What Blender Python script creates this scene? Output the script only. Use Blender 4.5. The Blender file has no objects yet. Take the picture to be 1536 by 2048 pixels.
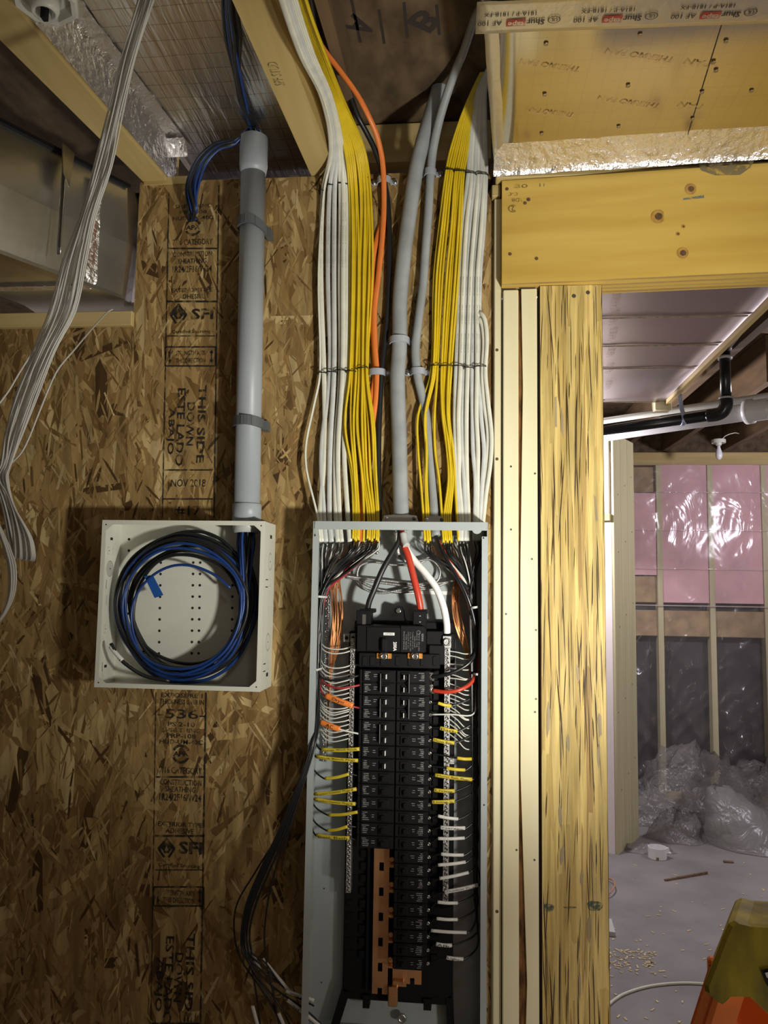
import bpy, math, random
from mathutils import Vector, Matrix, noise as mnoise
random.seed(7)
SC = bpy.context.scene
COL = SC.collection

# ------------------------------------------------------------------ camera
F_PX = 1600.0
CAM = Vector((0.0, -1.78, 1.50))
def _basis():
    dy = Vector((160/F_PX, 158/F_PX, 1.0)).normalized()             # world +Y seen from the camera (x right, y down, z forward)
    up = Vector((254/F_PX, -16300/F_PX, 1.0)); up = (up - dy*up.dot(dy)).normalized()
    dx = dy.cross(up); dx = dx if dx.x > 0 else -dx
    return dx, dy, up
DX, DY, DZ = _basis()
def ray(px, py):
    c = Vector(((px-768)/F_PX, (py-1024)/F_PX, 1.0))
    return Vector((c.dot(DX), c.dot(DY), c.dot(DZ)))
def PY(px, py, y):
    d = ray(px, py); return CAM + d*((y-CAM.y)/d.y)
def PZ(px, py, z):
    d = ray(px, py); return CAM + d*((z-CAM.z)/d.z)
def PX(px, py, x):
    d = ray(px, py); return CAM + d*((x-CAM.x)/d.x)
cd = bpy.data.cameras.new('camera'); cam = bpy.data.objects.new('camera', cd); COL.objects.link(cam)
cd.sensor_fit = 'VERTICAL'; cd.sensor_height = 36.0; cd.sensor_width = 27.0
cd.lens = F_PX/2048*36.0; cd.clip_start = 0.02
def _cw(v): return Vector((v[0]*DX.x+v[1]*DY.x+v[2]*DZ.x, v[0]*DX.y+v[1]*DY.y+v[2]*DZ.y, v[0]*DX.z+v[1]*DY.z+v[2]*DZ.z))
cr = Vector((DX.x, DY.x, DZ.x)); cdn = Vector((DX.y, DY.y, DZ.y)); cf = Vector((DX.z, DY.z, DZ.z))
M = Matrix((( cr.x, -cdn.x, -cf.x, CAM.x), (cr.y, -cdn.y, -cf.y, CAM.y), (cr.z, -cdn.z, -cf.z, CAM.z), (0,0,0,1)))
cam.matrix_world = M
SC.camera = cam

# ------------------------------------------------------------------ world, lights, exposure
SC.view_settings.view_transform = 'Standard'; SC.view_settings.look = 'None'
SC.view_settings.exposure = 0.0; SC.view_settings.gamma = 1.0; SC.view_settings.use_curve_mapping = False
w = bpy.data.worlds.new('room_air'); SC.world = w; w.use_nodes = True
w.node_tree.nodes['Background'].inputs[0].default_value = (0.86, 0.88, 1.0, 1); w.node_tree.nodes['Background'].inputs[1].default_value = 0.05
def lamp(name, loc, power, color, radius=0.04):
    l = bpy.data.lights.new(name, 'POINT'); l.energy = power; l.color = color; l.shadow_soft_size = radius
    o = bpy.data.objects.new(name, l); o.location = loc; COL.objects.link(o); return o
def spot(name, loc, target, power, color, radius, angle, blend):
    l = bpy.data.lights.new(name, 'SPOT'); l.energy = power; l.color = color; l.shadow_soft_size = radius; l.spot_size = math.radians(angle); l.spot_blend = blend
    o = bpy.data.objects.new(name, l); o.location = loc; COL.objects.link(o)
    o.rotation_euler = (Vector(target)-Vector(loc)).to_track_quat('-Z', 'Y').to_euler(); return o
spot('work_lamp', (0.53, -1.04, 1.26), (0.0, 0.0, 1.84), 80, (1.0, 0.97, 0.88), 0.05, 98, 1.0)
lamp('ladder_lamp', (0.52, -1.07, 0.84), 3.5, (1.0, 0.96, 0.86), 0.05)
lamp('low_fill', (0.60, -0.84, 0.66), 8, (1.0, 0.97, 0.88), 0.05)  # added fill for the stud bottoms that the ladder blocks from ladder_lamp
lamp('rear_fill', (0.25, -1.62, 2.52), 4.5, (1.0, 0.95, 0.86), 0.12)  # unseen fill light, added to soften shadows and put sheen on the duct
lamp('ceiling_bulb', (1.25, -0.75, 2.22), 8, (1.0, 0.92, 0.76), 0.05)
lamp('far_room_bulb', (2.35, 2.6, 2.2), 60, (0.95, 0.90, 1.0), 0.08)
lamp('far_room_side_bulb', (0.30, 2.7, 2.15), 75, (1.0, 0.93, 0.97), 0.06)

# ------------------------------------------------------------------ materials
def mat(name, col, rough=0.5, metal=0.0, spec=0.5, var=0.0, vscale=20.0, vstretch=(1,1,1), bump=0.0, bscale=60.0, trans=0.0, alpha=None, col2=None, coat=0.0, detail=4, contrast=(0.35,0.65)):
    m = bpy.data.materials.new(name); m.use_nodes = True
    nt = m.node_tree; b = nt.nodes['Principled BSDF']
    b.inputs['Base Color'].default_value = (*col, 1); b.inputs['Roughness'].default_value = rough
    b.inputs['Metallic'].default_value = metal; b.inputs['Specular IOR Level'].default_value = spec
    if coat: b.inputs['Coat Weight'].default_value = coat
    if trans: b.inputs['Transmission Weight'].default_value = trans
    if alpha is not None: b.inputs['Alpha'].default_value = alpha
    def coords(scale):
        tc = nt.nodes.new('ShaderNodeTexCoord'); mp = nt.nodes.new('ShaderNodeMapping')
        nt.links.new(tc.outputs['Object'], mp.inputs['Vector']); mp.inputs['Scale'].default_value = tuple(scale*s for s in vstretch); return mp
    if var > 0 or col2:
        mp = coords(vscale); n = nt.nodes.new('ShaderNodeTexNoise'); n.inputs['Scale'].default_value = 1.0; n.inputs['Detail'].default_value = detail
        nt.links.new(mp.outputs[0], n.inputs['Vector'])
        r = nt.nodes.new('ShaderNodeValToRGB'); nt.links.new(n.outputs['Fac'], r.inputs[0])
        c2 = col2 if col2 else tuple(c*(1-var) for c in col); c1 = col if col2 else tuple(min(1,c*(1+var)) for c in col)
        r.color_ramp.elements[0].position = contrast[0]; r.color_ramp.elements[1].position = contrast[1]
        r.color_ramp.elements[0].color = (*c2, 1); r.color_ramp.elements[1].color = (*c1, 1)
        nt.links.new(r.outputs[0], b.inputs['Base Color'])
    if bump > 0:
        mp = coords(bscale); n = nt.nodes.new('ShaderNodeTexNoise'); n.inputs['Scale'].default_value = 1.0; n.inputs['Detail'].default_value = 5
        nt.links.new(mp.outputs[0], n.inputs['Vector']); bp = nt.nodes.new('ShaderNodeBump'); bp.inputs['Strength'].default_value = bump; bp.inputs['Distance'].default_value = 0.004
        nt.links.new(n.outputs['Fac'], bp.inputs['Height']); nt.links.new(bp.outputs[0], b.inputs['Normal'])
    return m
def attr_mat(name, stretch, rough=0.7, amount=0.22, bump=0.15):
    m = bpy.data.materials.new(name); m.use_nodes = True; nt = m.node_tree; b = nt.nodes['Principled BSDF']
    a = nt.nodes.new('ShaderNodeAttribute'); a.attribute_name = 'Col'
    tc = nt.nodes.new('ShaderNodeTexCoord'); mp = nt.nodes.new('ShaderNodeMapping'); mp.inputs['Scale'].default_value = stretch
    n = nt.nodes.new('ShaderNodeTexNoise'); n.inputs['Scale'].default_value = 1.0; n.inputs['Detail'].default_value = 6
    nt.links.new(tc.outputs['Object'], mp.inputs['Vector']); nt.links.new(mp.outputs[0], n.inputs['Vector'])
    mr = nt.nodes.new('ShaderNodeMapRange'); mr.inputs['From Min'].default_value = .3; mr.inputs['From Max'].default_value = .7
    mr.inputs['To Min'].default_value = 1-amount*1.4; mr.inputs['To Max'].default_value = 1+amount
    nt.links.new(n.outputs['Fac'], mr.inputs['Value'])
    mx = nt.nodes.new('ShaderNodeVectorMath'); mx.operation = 'SCALE'
    nt.links.new(a.outputs['Color'], mx.inputs[0]); nt.links.new(mr.outputs[0], mx.inputs['Scale'])
    nt.links.new(mx.outputs[0], b.inputs['Base Color']); b.inputs['Roughness'].default_value = rough; b.inputs['Specular IOR Level'].default_value = 0.25
    bp = nt.nodes.new('ShaderNodeBump'); bp.inputs['Strength'].default_value = bump; bp.inputs['Distance'].default_value = 0.003
    nt.links.new(n.outputs['Fac'], bp.inputs['Height']); nt.links.new(bp.outputs[0], b.inputs['Normal'])
    return m
def wood_mat(name, c1, c2, axis='z', rough=0.6, ring=1.0):
    st = {'x': (1.2, 26, 26), 'y': (26, 1.2, 26), 'z': (26, 26, 1.2)}[axis]
    m = mat(name, c1, rough, col2=c2, vscale=ring, vstretch=st, bump=0.08, bscale=1.0*ring, detail=6, contrast=(0.3, 0.7), spec=0.3)
    return m
def foil_mat(name, col=(0.80,0.79,0.76), rough=0.16, grid=True, gscale=(16,16), bump=0.25, bst=(6,40,20), lines=(0.52,0.49,0.45)):
    m = bpy.data.materials.new(name); m.use_nodes = True; nt = m.node_tree; b = nt.nodes['Principled BSDF']
    b.inputs['Metallic'].default_value = 1.0; b.inputs['Roughness'].default_value = rough; b.inputs['Base Color'].default_value = (*col,1)
    tc = nt.nodes.new('ShaderNodeTexCoord')
    if grid:
        br = nt.nodes.new('ShaderNodeTexBrick'); br.offset = 0.0; br.inputs['Scale'].default_value = 1.0
        mp = nt.nodes.new('ShaderNodeMapping'); mp.inputs['Scale'].default_value = (gscale[0], gscale[1], 1)
        nt.links.new(tc.outputs['Object'], mp.inputs['Vector']); nt.links.new(mp.outputs[0], br.inputs['Vector'])
        br.inputs['Brick Width'].default_value = 1.0; br.inputs['Row Height'].default_value = 1.0; br.inputs['Mortar Size'].default_value = 0.025; br.inputs['Mortar Smooth'].default_value = 0.3
        br.inputs['Color1'].default_value = (*col,1); br.inputs['Color2'].default_value = (*col,1); br.inputs['Mortar'].default_value = (*lines,1)
        nt.links.new(br.outputs['Color'], b.inputs['Base Color'])
    mp = nt.nodes.new('ShaderNodeMapping'); mp.inputs['Scale'].default_value = bst
    n = nt.nodes.new('ShaderNodeTexNoise'); n.inputs['Scale'].default_value = 1.0; n.inputs['Detail'].default_value = 4
    nt.links.new(tc.outputs['Object'], mp.inputs['Vector']); nt.links.new(mp.outputs[0], n.inputs['Vector'])
    bp = nt.nodes.new('ShaderNodeBump'); bp.inputs['Strength'].default_value = bump; bp.inputs['Distance'].default_value = 0.01
    nt.links.new(n.outputs['Fac'], bp.inputs['Height']); nt.links.new(bp.outputs[0], b.inputs['Normal'])
    return m
def film_mat(name, tint, opacity, rough=0.12, bump=0.5, bst=(5,5,3)):
    m = bpy.data.materials.new(name); m.use_nodes = True; nt = m.node_tree
    b = nt.nodes['Principled BSDF']; out = nt.nodes['Material Output']
    b.inputs['Base Color'].default_value = (*tint,1); b.inputs['Roughness'].default_value = rough; b.inputs['Specular IOR Level'].default_value = 0.8
    tc = nt.nodes.new('ShaderNodeTexCoord'); mp = nt.nodes.new('ShaderNodeMapping'); mp.inputs['Scale'].default_value = bst
    n = nt.nodes.new('ShaderNodeTexNoise'); n.inputs['Scale'].default_value = 1.0; n.inputs['Detail'].default_value = 3; n.inputs['Distortion'].default_value = 1.2
    nt.links.new(tc.outputs['Object'], mp.inputs['Vector']); nt.links.new(mp.outputs[0], n.inputs['Vector'])
    bp = nt.nodes.new('ShaderNodeBump'); bp.inputs['Strength'].default_value = bump; bp.inputs['Distance'].default_value = 0.05
    nt.links.new(n.outputs['Fac'], bp.inputs['Height']); nt.links.new(bp.outputs[0], b.inputs['Normal'])
    tr = nt.nodes.new('ShaderNodeBsdfTransparent'); mx = nt.nodes.new('ShaderNodeMixShader'); mx.inputs[0].default_value = opacity
    nt.links.new(tr.outputs[0], mx.inputs[1]); nt.links.new(b.outputs[0], mx.inputs[2]); nt.links.new(mx.outputs[0], out.inputs[0])
    return m
def clear_film_mat(name, tint, haze, gloss, rough, bump, bst):
    m = film_mat(name, tint, haze, 0.5, 0.0, bst); nt = m.node_tree; out = nt.nodes['Material Output']; prev = out.inputs[0].links[0].from_socket
    g = nt.nodes.new('ShaderNodeBsdfGlossy'); g.inputs['Roughness'].default_value = rough; g.inputs['Color'].default_value = (.9,.88,.9,1)
    bp = [n for n in nt.nodes if n.bl_idname == 'ShaderNodeBump'][0]; bp.inputs['Strength'].default_value = bump; nt.links.new(bp.outputs[0], g.inputs['Normal'])
    mx = nt.nodes.new('ShaderNodeMixShader'); mx.inputs[0].default_value = gloss
    nt.links.new(prev, mx.inputs[1]); nt.links.new(g.outputs[0], mx.inputs[2]); nt.links.new(mx.outputs[0], out.inputs[0]); return m
def ink_mat(name, col, wear=0.5, scale=60.0):
    m = bpy.data.materials.new(name); m.use_nodes = True; nt = m.node_tree
    b = nt.nodes['Principled BSDF']; out = nt.nodes['Material Output']; b.inputs['Base Color'].default_value = (*col,1); b.inputs['Roughness'].default_value = 0.7
    tc = nt.nodes.new('ShaderNodeTexCoord'); n = nt.nodes.new('ShaderNodeTexNoise'); n.inputs['Scale'].default_value = scale; n.inputs['Detail'].default_value = 3
    nt.links.new(tc.outputs['Object'], n.inputs['Vector'])
    mr = nt.nodes.new('ShaderNodeMapRange'); mr.inputs['From Min'].default_value = 0.36+0.1*(wear-.5); mr.inputs['From Max'].default_value = 0.56+0.2*(wear-.5)
    mr.inputs['To Min'].default_value = 0.12; mr.inputs['To Max'].default_value = 0.9
    nt.links.new(n.outputs['Fac'], mr.inputs['Value'])
    tr = nt.nodes.new('ShaderNodeBsdfTransparent'); mx = nt.nodes.new('ShaderNodeMixShader')
    nt.links.new(mr.outputs[0], mx.inputs[0]); nt.links.new(tr.outputs[0], mx.inputs[1]); nt.links.new(b.outputs[0], mx.inputs[2]); nt.links.new(mx.outputs[0], out.inputs[0])
    return m

MT = {}
MT['osb'] = attr_mat('osb_strands', (60,60,9), 0.75, 0.22)
MT['psl'] = attr_mat('parallel_strand_lumber', (110,110,7), 0.55, 0.2)
MT['ink'] = ink_mat('worn_stamp_ink', (0.012,0.010,0.008), 0.3)
MT['ink_foil'] = ink_mat('faded_print', (0.42,0.27,0.11), 0.75, 30)
MT['ink_red'] = ink_mat('red_print', (0.30,0.03,0.02), 0.25, 40)
MT['ink_dark'] = mat('dark_print', (0.03,0.022,0.02), 0.7)
MT['sheet_screw'] = mat('foil_coloured_screw', (0.30,0.22,0.12), 0.4, 0.5)
MT['marker'] = mat('black_marker_ink', (0.008,0.008,0.008), 0.6)
MT['pine'] = wood_mat('pale_spruce', (0.76,0.70,0.48), (0.69,0.62,0.38), 'z')
MT['pine_x'] = wood_mat('pale_spruce_across', (0.55,0.43,0.20), (0.42,0.31,0.12), 'x')
MT['pine_y'] = wood_mat('pale_spruce_joist', (0.55,0.42,0.18), (0.44,0.32,0.12), 'y')
MT['header'] = wood_mat('yellow_laminated_lumber', (0.60,0.42,0.10), (0.47,0.30,0.055), 'x', 0.42, 0.8)
MT['header_edge'] = wood_mat('laminated_edge', (0.48,0.33,0.10), (0.26,0.16,0.05), 'x', 0.6, 3.0)
MT['knot'] = mat('knot', (0.10,0.05,0.02), 0.6, var=.4, vscale=200)
MT['grime'] = mat('grey_grime', (0.22,0.18,0.10), 0.8, var=.3, vscale=60)
MT['nail'] = mat('nail_head', (0.10,0.09,0.08), 0.5, 0.6)
MT['bark'] = mat('bark_edge', (0.28,0.13,0.04), 0.85, col2=(0.07,0.03,0.01), vscale=70, vstretch=(1,1,.3), bump=.6)
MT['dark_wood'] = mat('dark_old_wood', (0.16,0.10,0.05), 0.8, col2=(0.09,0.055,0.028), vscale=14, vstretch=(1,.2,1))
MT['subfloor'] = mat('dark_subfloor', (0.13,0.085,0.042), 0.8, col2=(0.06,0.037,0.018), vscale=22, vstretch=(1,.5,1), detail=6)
MT['concrete'] = mat('concrete_slab', (0.22,0.205,0.205), 0.75, var=.18, vscale=3, bump=.12, bscale=40, detail=8)
MT['plain_wall'] = mat('foundation_wall', (0.55,0.50,0.42), 0.8, var=.15, vscale=3)
MT['steel_duct'] = mat('galvanised_duct', (0.70,0.70,0.69), 0.30, 1.0, var=.10, vscale=8, bump=.10, bscale=9)
MT['steel'] = mat('zinc_steel', (0.62,0.62,0.60), 0.28, 1.0, bump=.1)
MT['alu'] = mat('bare_aluminium', (0.40,0.40,0.39), 0.45, 1.0, bump=.4, bscale=500)
MT['chrome'] = mat('bright_screw', (0.70,0.70,0.69), 0.22, 1.0)
MT['foil'] = foil_mat('printed_foil_sheet', (0.60,0.55,0.45), 0.18, True, (31,31), 0.03, (9,9,9))
MT['foil_left'] = foil_mat('ribbed_foil_sheet', (0.86,0.85,0.82), 0.30, True, (22,22), 0.5, (60,5,10))
MT['foil_far'] = foil_mat('far_foil_sheet', (0.54,0.46,0.47), 0.34, True, (8,8), 0.12, (4,4,4))
MT['tape'] = foil_mat('crinkled_foil_tape', (0.92,0.90,0.90), 0.36, False, bump=1.0, bst=(55,45,60))
MT['tape_dull'] = foil_mat('dull_foil_tape', (0.66,0.62,0.55), 0.42, False, bump=0.25, bst=(40,30,40))
MT['pvc'] = mat('grey_pvc', (0.33,0.36,0.39), 0.42, var=.05, vscale=8)
MT['pvc_dark'] = mat('dark_grey_pvc', (0.10,0.11,0.115), 0.5)
MT['pvc_strap'] = mat('grey_strap_plastic', (0.36,0.38,0.42), 0.45)
MT['box_white'] = mat('white_enamel', (0.66,0.67,0.58), 0.38, var=.03, vscale=4)
MT['hole'] = mat('hole_shadow', (0.01,0.01,0.01), 0.9)
MT['emboss'] = mat('enamel_edge', (0.42,0.43,0.38), 0.5)
MT['panel_grey'] = mat('grey_panel_steel', (0.36,0.40,0.40), 0.42, 0.0, var=.04, vscale=6)
MT['black_plastic'] = mat('black_plastic', (0.008,0.008,0.009), 0.45, spec=.18)
MT['black_matte'] = mat('black_moulding', (0.006,0.006,0.007), 0.65, spec=.2)
MT['breaker_top'] = mat('breaker_black', (0.010,0.010,0.011), 0.48, spec=.16)
MT['print_grey'] = ink_mat('small_grey_print', (0.30,0.30,0.29), 0.55, 900)
MT['print_white'] = mat('white_print', (0.75,0.75,0.72), 0.5)
MT['copper'] = mat('copper', (0.58,0.27,0.115), 0.36, 1.0, var=.12, vscale=40)
MT['copper_bus'] = mat('copper_bus_bar', (0.80,0.45,0.22), 0.42, 1.0, var=.14, vscale=14)
MT['lug_orange'] = mat('copper_lug', (0.75,0.33,0.07), 0.4, 0.7)
MT['white_sheath'] = mat('white_cable_sheath', (0.68,0.68,0.58), 0.42, var=.06, vscale=30)
MT['grey_white_sheath'] = mat('greyish_white_cable_sheath', (0.56,0.58,0.56), 0.42, var=.08, vscale=30)
MT['yellow_sheath'] = mat('yellow_cable_sheath', (0.66,0.48,0.015), 0.4, var=.07, vscale=30)
MT['orange_sheath'] = mat('orange_cable_sheath', (0.74,0.20,0.04), 0.42, var=.06, vscale=25)
MT['black_sheath'] = mat('black_cable_sheath', (0.012,0.013,0.014), 0.4)
MT['grey_sheath'] = mat('grey_cable_sheath', (0.30,0.32,0.33), 0.5, var=.12, vscale=18)
MT['black_wire'] = mat('black_wire', (0.010,0.011,0.012), 0.28)
MT['white_wire'] = mat('white_wire', (0.62,0.62,0.56), 0.4)
MT['white_bright'] = mat('bright_white_wire', (0.82,0.84,0.82), 0.35)
MT['red_wire'] = mat('red_wire', (0.50,0.045,0.02), 0.35)
MT['red_thin'] = mat('dark_red_wire', (0.36,0.03,0.035), 0.4)
MT['blue_cable'] = mat('blue_cable', (0.010,0.042,0.185), 0.35)
MT['blue_tape'] = mat('blue_tape', (0.012,0.085,0.34), 0.5)
MT['sleeve_yellow'] = mat('yellow_label', (0.62,0.48,0.03), 0.45)
MT['sleeve_white'] = mat('white_label', (0.70,0.70,0.66), 0.45)
MT['sleeve_orange'] = mat('orange_label', (0.78,0.22,0.04), 0.45)
MT['cable_print'] = ink_mat('cable_print', (0.10,0.10,0.10), 0.55, 250)
MT['staple'] = mat('dark_staple', (0.05,0.05,0.045), 0.35, 0.8)
MT['zip'] = mat('grey_zip_tie', (0.50,0.51,0.50), 0.4)
MT['thin_white'] = mat('thin_white_wire', (0.62,0.62,0.58), 0.45)
MT['lamp_white'] = mat('white_lampholder', (0.66,0.67,0.60), 0.35)
MT['bulb_glass'] = mat('frosted_bulb', (0.80,0.80,0.84), 0.3)
MT['abs'] = mat('black_drain_pipe', (0.012,0.013,0.016), 0.3)
MT['pvc_white'] = mat('white_drain_pipe', (0.78,0.78,0.80), 0.35)
MT['hanger'] = mat('pale_blue_strap', (0.42,0.48,0.66), 0.4, 0.3)
MT['pink'] = mat('pink_insulation', (0.70,0.43,0.46), 0.95, var=.10, vscale=5, bump=.5, bscale=25)
MT['brown_board'] = mat('brown_sheathing', (0.34,0.24,0.13), 0.8, var=.2, vscale=12)
MT['foundation'] = mat('dark_foundation', (0.03,0.028,0.034), 0.7, var=.2, vscale=5)
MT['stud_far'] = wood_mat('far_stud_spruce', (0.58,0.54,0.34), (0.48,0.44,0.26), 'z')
MT['stud_lit'] = wood_mat('overlit_stud', (0.86,0.80,0.79), (0.82,0.75,0.74), 'z')  # overexposed wood: the lamp's glare is put into this near-white colour
MT['vapour'] = clear_film_mat('clear_vapour_film', (0.66,0.60,0.58), 0.08, 0.032, 0.17, 0.35, (4,4,2.2))
MT['film'] = film_mat('crumpled_clear_film', (0.30,0.29,0.28), 0.42, 0.28, 0.6, (11,11,11))
MT['film_heavy'] = film_mat('milky_film', (0.27,0.265,0.26), 0.65, 0.32, 0.4, (9,9,9))
MT['ladder_yellow'] = mat('scuffed_yellow_plastic', (0.46,0.34,0.010), 0.6, col2=(0.17,0.135,0.014), vscale=30, vstretch=(1,1,.35), detail=6, contrast=(.34,.62), spec=.25)
MT['ladder_orange'] = mat('orange_fibreglass', (0.85,0.20,0.025), 0.45, var=.05, vscale=10)
MT['debris'] = mat('brown_scrap', (0.16,0.10,0.065), 0.8, var=.3, vscale=60)
MT['shavings'] = mat('pale_shavings', (0.60,0.50,0.32), 0.8)
MT['cord_orange'] = mat('rusty_cord', (0.50,0.22,0.12), 0.6)

# ------------------------------------------------------------------ mesh builder
WORG = {}
class MB:
    def __init__(s): s.v = []; s.f = []; s.m = []; s.sm = []
    def quad(s, pts, mi=0, smooth=False):
        b = len(s.v); s.v += [Vector(p) for p in pts]; s.f.append(tuple(range(b, b+len(pts)))); s.m.append(mi); s.sm.append(smooth); return s
    def box(s, lo, hi, mi=0, bev=0.0):
        x0,y0,z0 = lo; x1,y1,z1 = hi
        x0,x1 = min(x0,x1),max(x0,x1); y0,y1 = min(y0,y1),max(y0,y1); z0,z1 = min(z0,z1),max(z0,z1)
        if bev <= 0:
            return s.hexa([(x0,y0,z0),(x1,y0,z0),(x1,y1,z0),(x0,y1,z0),(x0,y0,z1),(x1,y0,z1),(x1,y1,z1),(x0,y1,z1)], mi)
        bev = min(bev, (x1-x0)*.45, (y1-y0)*.45, (z1-z0)*.45)
        # chamfered box: rings at four heights
        def ring(z, i):
            a = bev if i else 0
            return [(x0+bev+0*a,y0+a,z),(x1-bev,y0+a,z),(x1-a,y0+bev,z),(x1-a,y1-bev,z),(x1-bev,y1-a,z),(x0+bev,y1-a,z),(x0+a,y1-bev,z),(x0+a,y0+bev,z)]
        rings = [ring(z0,1), ring(z0+bev,0), ring(z1-bev,0), ring(z1,1)]
        b = len(s.v)
        for r in rings: s.v += [Vector(p) for p in r]
        for k in range(3):
            for i in range(8):
                j = (i+1)%8; s.f.append((b+k*8+i, b+k*8+j, b+k*8+8+j, b+k*8+8+i)); s.m.append(mi); s.sm.append(False)
        s.f.append(tuple(b+7-i for i in range(8))); s.m.append(mi); s.sm.append(False)
        s.f.append(tuple(b+24+i for i in range(8))); s.m.append(mi); s.sm.append(False)
        return s
    def hexa(s, p, mi=0):
        b = len(s.v); s.v += [Vector(q) for q in p]
        for f in ((3,2,1,0),(4,5,6,7),(0,1,5,4),(1,2,6,5),(2,3,7,6),(3,0,4,7)):
            s.f.append(tuple(b+i for i in f)); s.m.append(mi); s.sm.append(False)
        return s
    def prism(s, poly, vec, mi=0, smooth=False):
        b = len(s.v); n = len(poly); vec = Vector(vec)
        s.v += [Vector(p) for p in poly] + [Vector(p)+vec for p in poly]
        s.f.append(tuple(b+n-1-i for i in range(n))); s.f.append(tuple(b+n+i for i in range(n))); s.m += [mi,mi]; s.sm += [False,False]
        for i in range(n):
            j = (i+1)%n; s.f.append((b+i,b+j,b+n+j,b+n+i)); s.m.append(mi); s.sm.append(smooth)
        return s
    def rings(s, rings, mi=0, smooth=True, caps=True, closed=True):
        b = len(s.v); n = len(rings[0])
        for r in rings: s.v += [Vector(p) for p in r]
        for k in range(len(rings)-1):
            for i in range(n if closed else n-1):
                j = (i+1)%n; s.f.append((b+k*n+i, b+k*n+j, b+(k+1)*n+j, b+(k+1)*n+i)); s.m.append(mi); s.sm.append(smooth)
        if caps:
            s.f.append(tuple(b+n-1-i for i in range(n))); s.m.append(mi); s.sm.append(False)
            e = b+(len(rings)-1)*n; s.f.append(tuple(e+i for i in range(n))); s.m.append(mi); s.sm.append(False)
        return s
    def lathe(s, base, axis, prof, seg=20, mi=0, smooth=True, caps=True, flat=None):
        base = Vector(base); a = Vector(axis).normalized()
        u = a.cross(Vector((0,0,1)) if abs(a.z) < .9 else Vector((1,0,0))).normalized(); v = a.cross(u)
        rs = [[base + a*h + (u*math.cos(2*math.pi*i/seg)+v*math.sin(2*math.pi*i/seg))*r for i in range(seg)] for r, h in prof]
        return s.rings(rs, mi, smooth, caps)
    def cyl(s, p0, p1, r, seg=16, mi=0, r1=None):
        p0 = Vector(p0); d = Vector(p1)-p0; return s.lathe(p0, d, [(r,0),(r if r1 is None else r1, d.length)], seg, mi)
    def disc(s, c, n, r, seg=12, mi=0, h=0.0004):
        return s.lathe(c, n, [(r,0),(r*.92,h)], seg, mi, smooth=False)
    def tube(s, pts, w, d=None, sides=8, mi=0, sub=6, raw=False, caps=True, taper=None, nrm=(0,-1,0)):
        P = pts if raw else spline(pts, sub)
        d = w if d is None else d; nrm = Vector(nrm); R = []; last = None
        for i, p in enumerate(P):
            t = (P[min(i+1,len(P)-1)] - P[max(i-1,0)])
            if t.length < 1e-9: t = Vector((0,0,-1))
            t.normalize(); sd = t.cross(nrm)
            if last is not None:
                pr = last - t*last.dot(t)
                if sd.length < .35: sd = pr
                elif sd.dot(pr) < 0: sd = -sd
            elif sd.length < .05: sd = t.cross(Vector((0,0,1)))
            sd.normalize()
            if last is not None and last.dot(sd) > 0: sd = (sd*.5+(last - t*last.dot(t))*.5).normalized()
            last = sd; nn = sd.cross(t)
            k = 1.0 if taper is None else taper(i/(len(P)-1))
            R.append([p + sd*(w*.5*k*math.cos(2*math.pi*j/sides)) + nn*(d*.5*k*math.sin(2*math.pi*j/sides)) for j in range(sides)])
        return s.rings(R, mi, True, caps)
    def build(s, name, mats, parent=None, origin=None):
        mats = mats if isinstance(mats, (list,tuple)) else [mats]
        lo = Vector((min(v.x for v in s.v), min(v.y for v in s.v), min(v.z for v in s.v))); hi = Vector((max(v.x for v in s.v), max(v.y for v in s.v), max(v.z for v in s.v)))
        org = Vector(origin) if origin is not None else Vector(((lo.x+hi.x)/2, (lo.y+hi.y)/2, lo.z))
        me = bpy.data.meshes.new(name); me.from_pydata([tuple(v-org) for v in s.v], [], s.f)
        for m in mats: me.materials.append(MT[m] if isinstance(m, str) else m)
        me.polygons.foreach_set('material_index', s.m); me.polygons.foreach_set('use_smooth', s.sm); me.update()
        return link(name, me, org, parent)
def link(name, me, org, parent=None):
    o = bpy.data.objects.new(name, me); COL.objects.link(o); WORG[o.name] = Vector(org)
    if parent is not None: o.parent = parent; o.location = Vector(org) - WORG[parent.name]
    else: o.location = org
    return o
def spline(pts, sub=6):
    P = [Vector(p) for p in pts]
    if len(P) < 3 or sub <= 1: return P
    out = []
    for i in range(len(P)-1):
        p0 = P[max(i-1,0)]; p1 = P[i]; p2 = P[i+1]; p3 = P[min(i+2,len(P)-1)]
        # centripetal-like tangents limited by the segment length
        l1 = (p2-p1).length + 1e-9
        t1 = (p2-p0)*(l1/((p2-p1).length+(p1-p0).length+1e-9)); t2 = (p3-p1)*(l1/((p3-p2).length+(p2-p1).length+1e-9))
        for k in range(sub):
            u = k/sub; h = u*u; c = h*u
            out.append(p1*(2*c-3*h+1) + t1*(c-2*h+u) + p2*(-2*c+3*h) + t2*(c-h))
    out.append(P[-1]); return out
def thing(name, label, cat, loc, group=None):
    o = bpy.data.objects.new(name, None); o.empty_display_size = 0.05; COL.objects.link(o); o.location = loc; WORG[o.name] = Vector(loc)
    return tag(o, label, cat, group)
def tag(o, label=None, cat=None, group=None, kind=None):
    if label: o['label'] = label
    if cat: o['category'] = cat
    if group: o['group'] = group
    if kind: o['kind'] = kind
    return o
def struct(o): o['kind'] = 'structure'; return o
ORD = ['first','second','third','fourth','fifth','sixth','seventh','eighth','ninth','tenth','eleventh','twelfth','thirteenth','fourteenth','fifteenth','sixteenth','seventeenth','eighteenth','nineteenth','twentieth','twenty-first','twenty-second','twenty-third']
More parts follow.
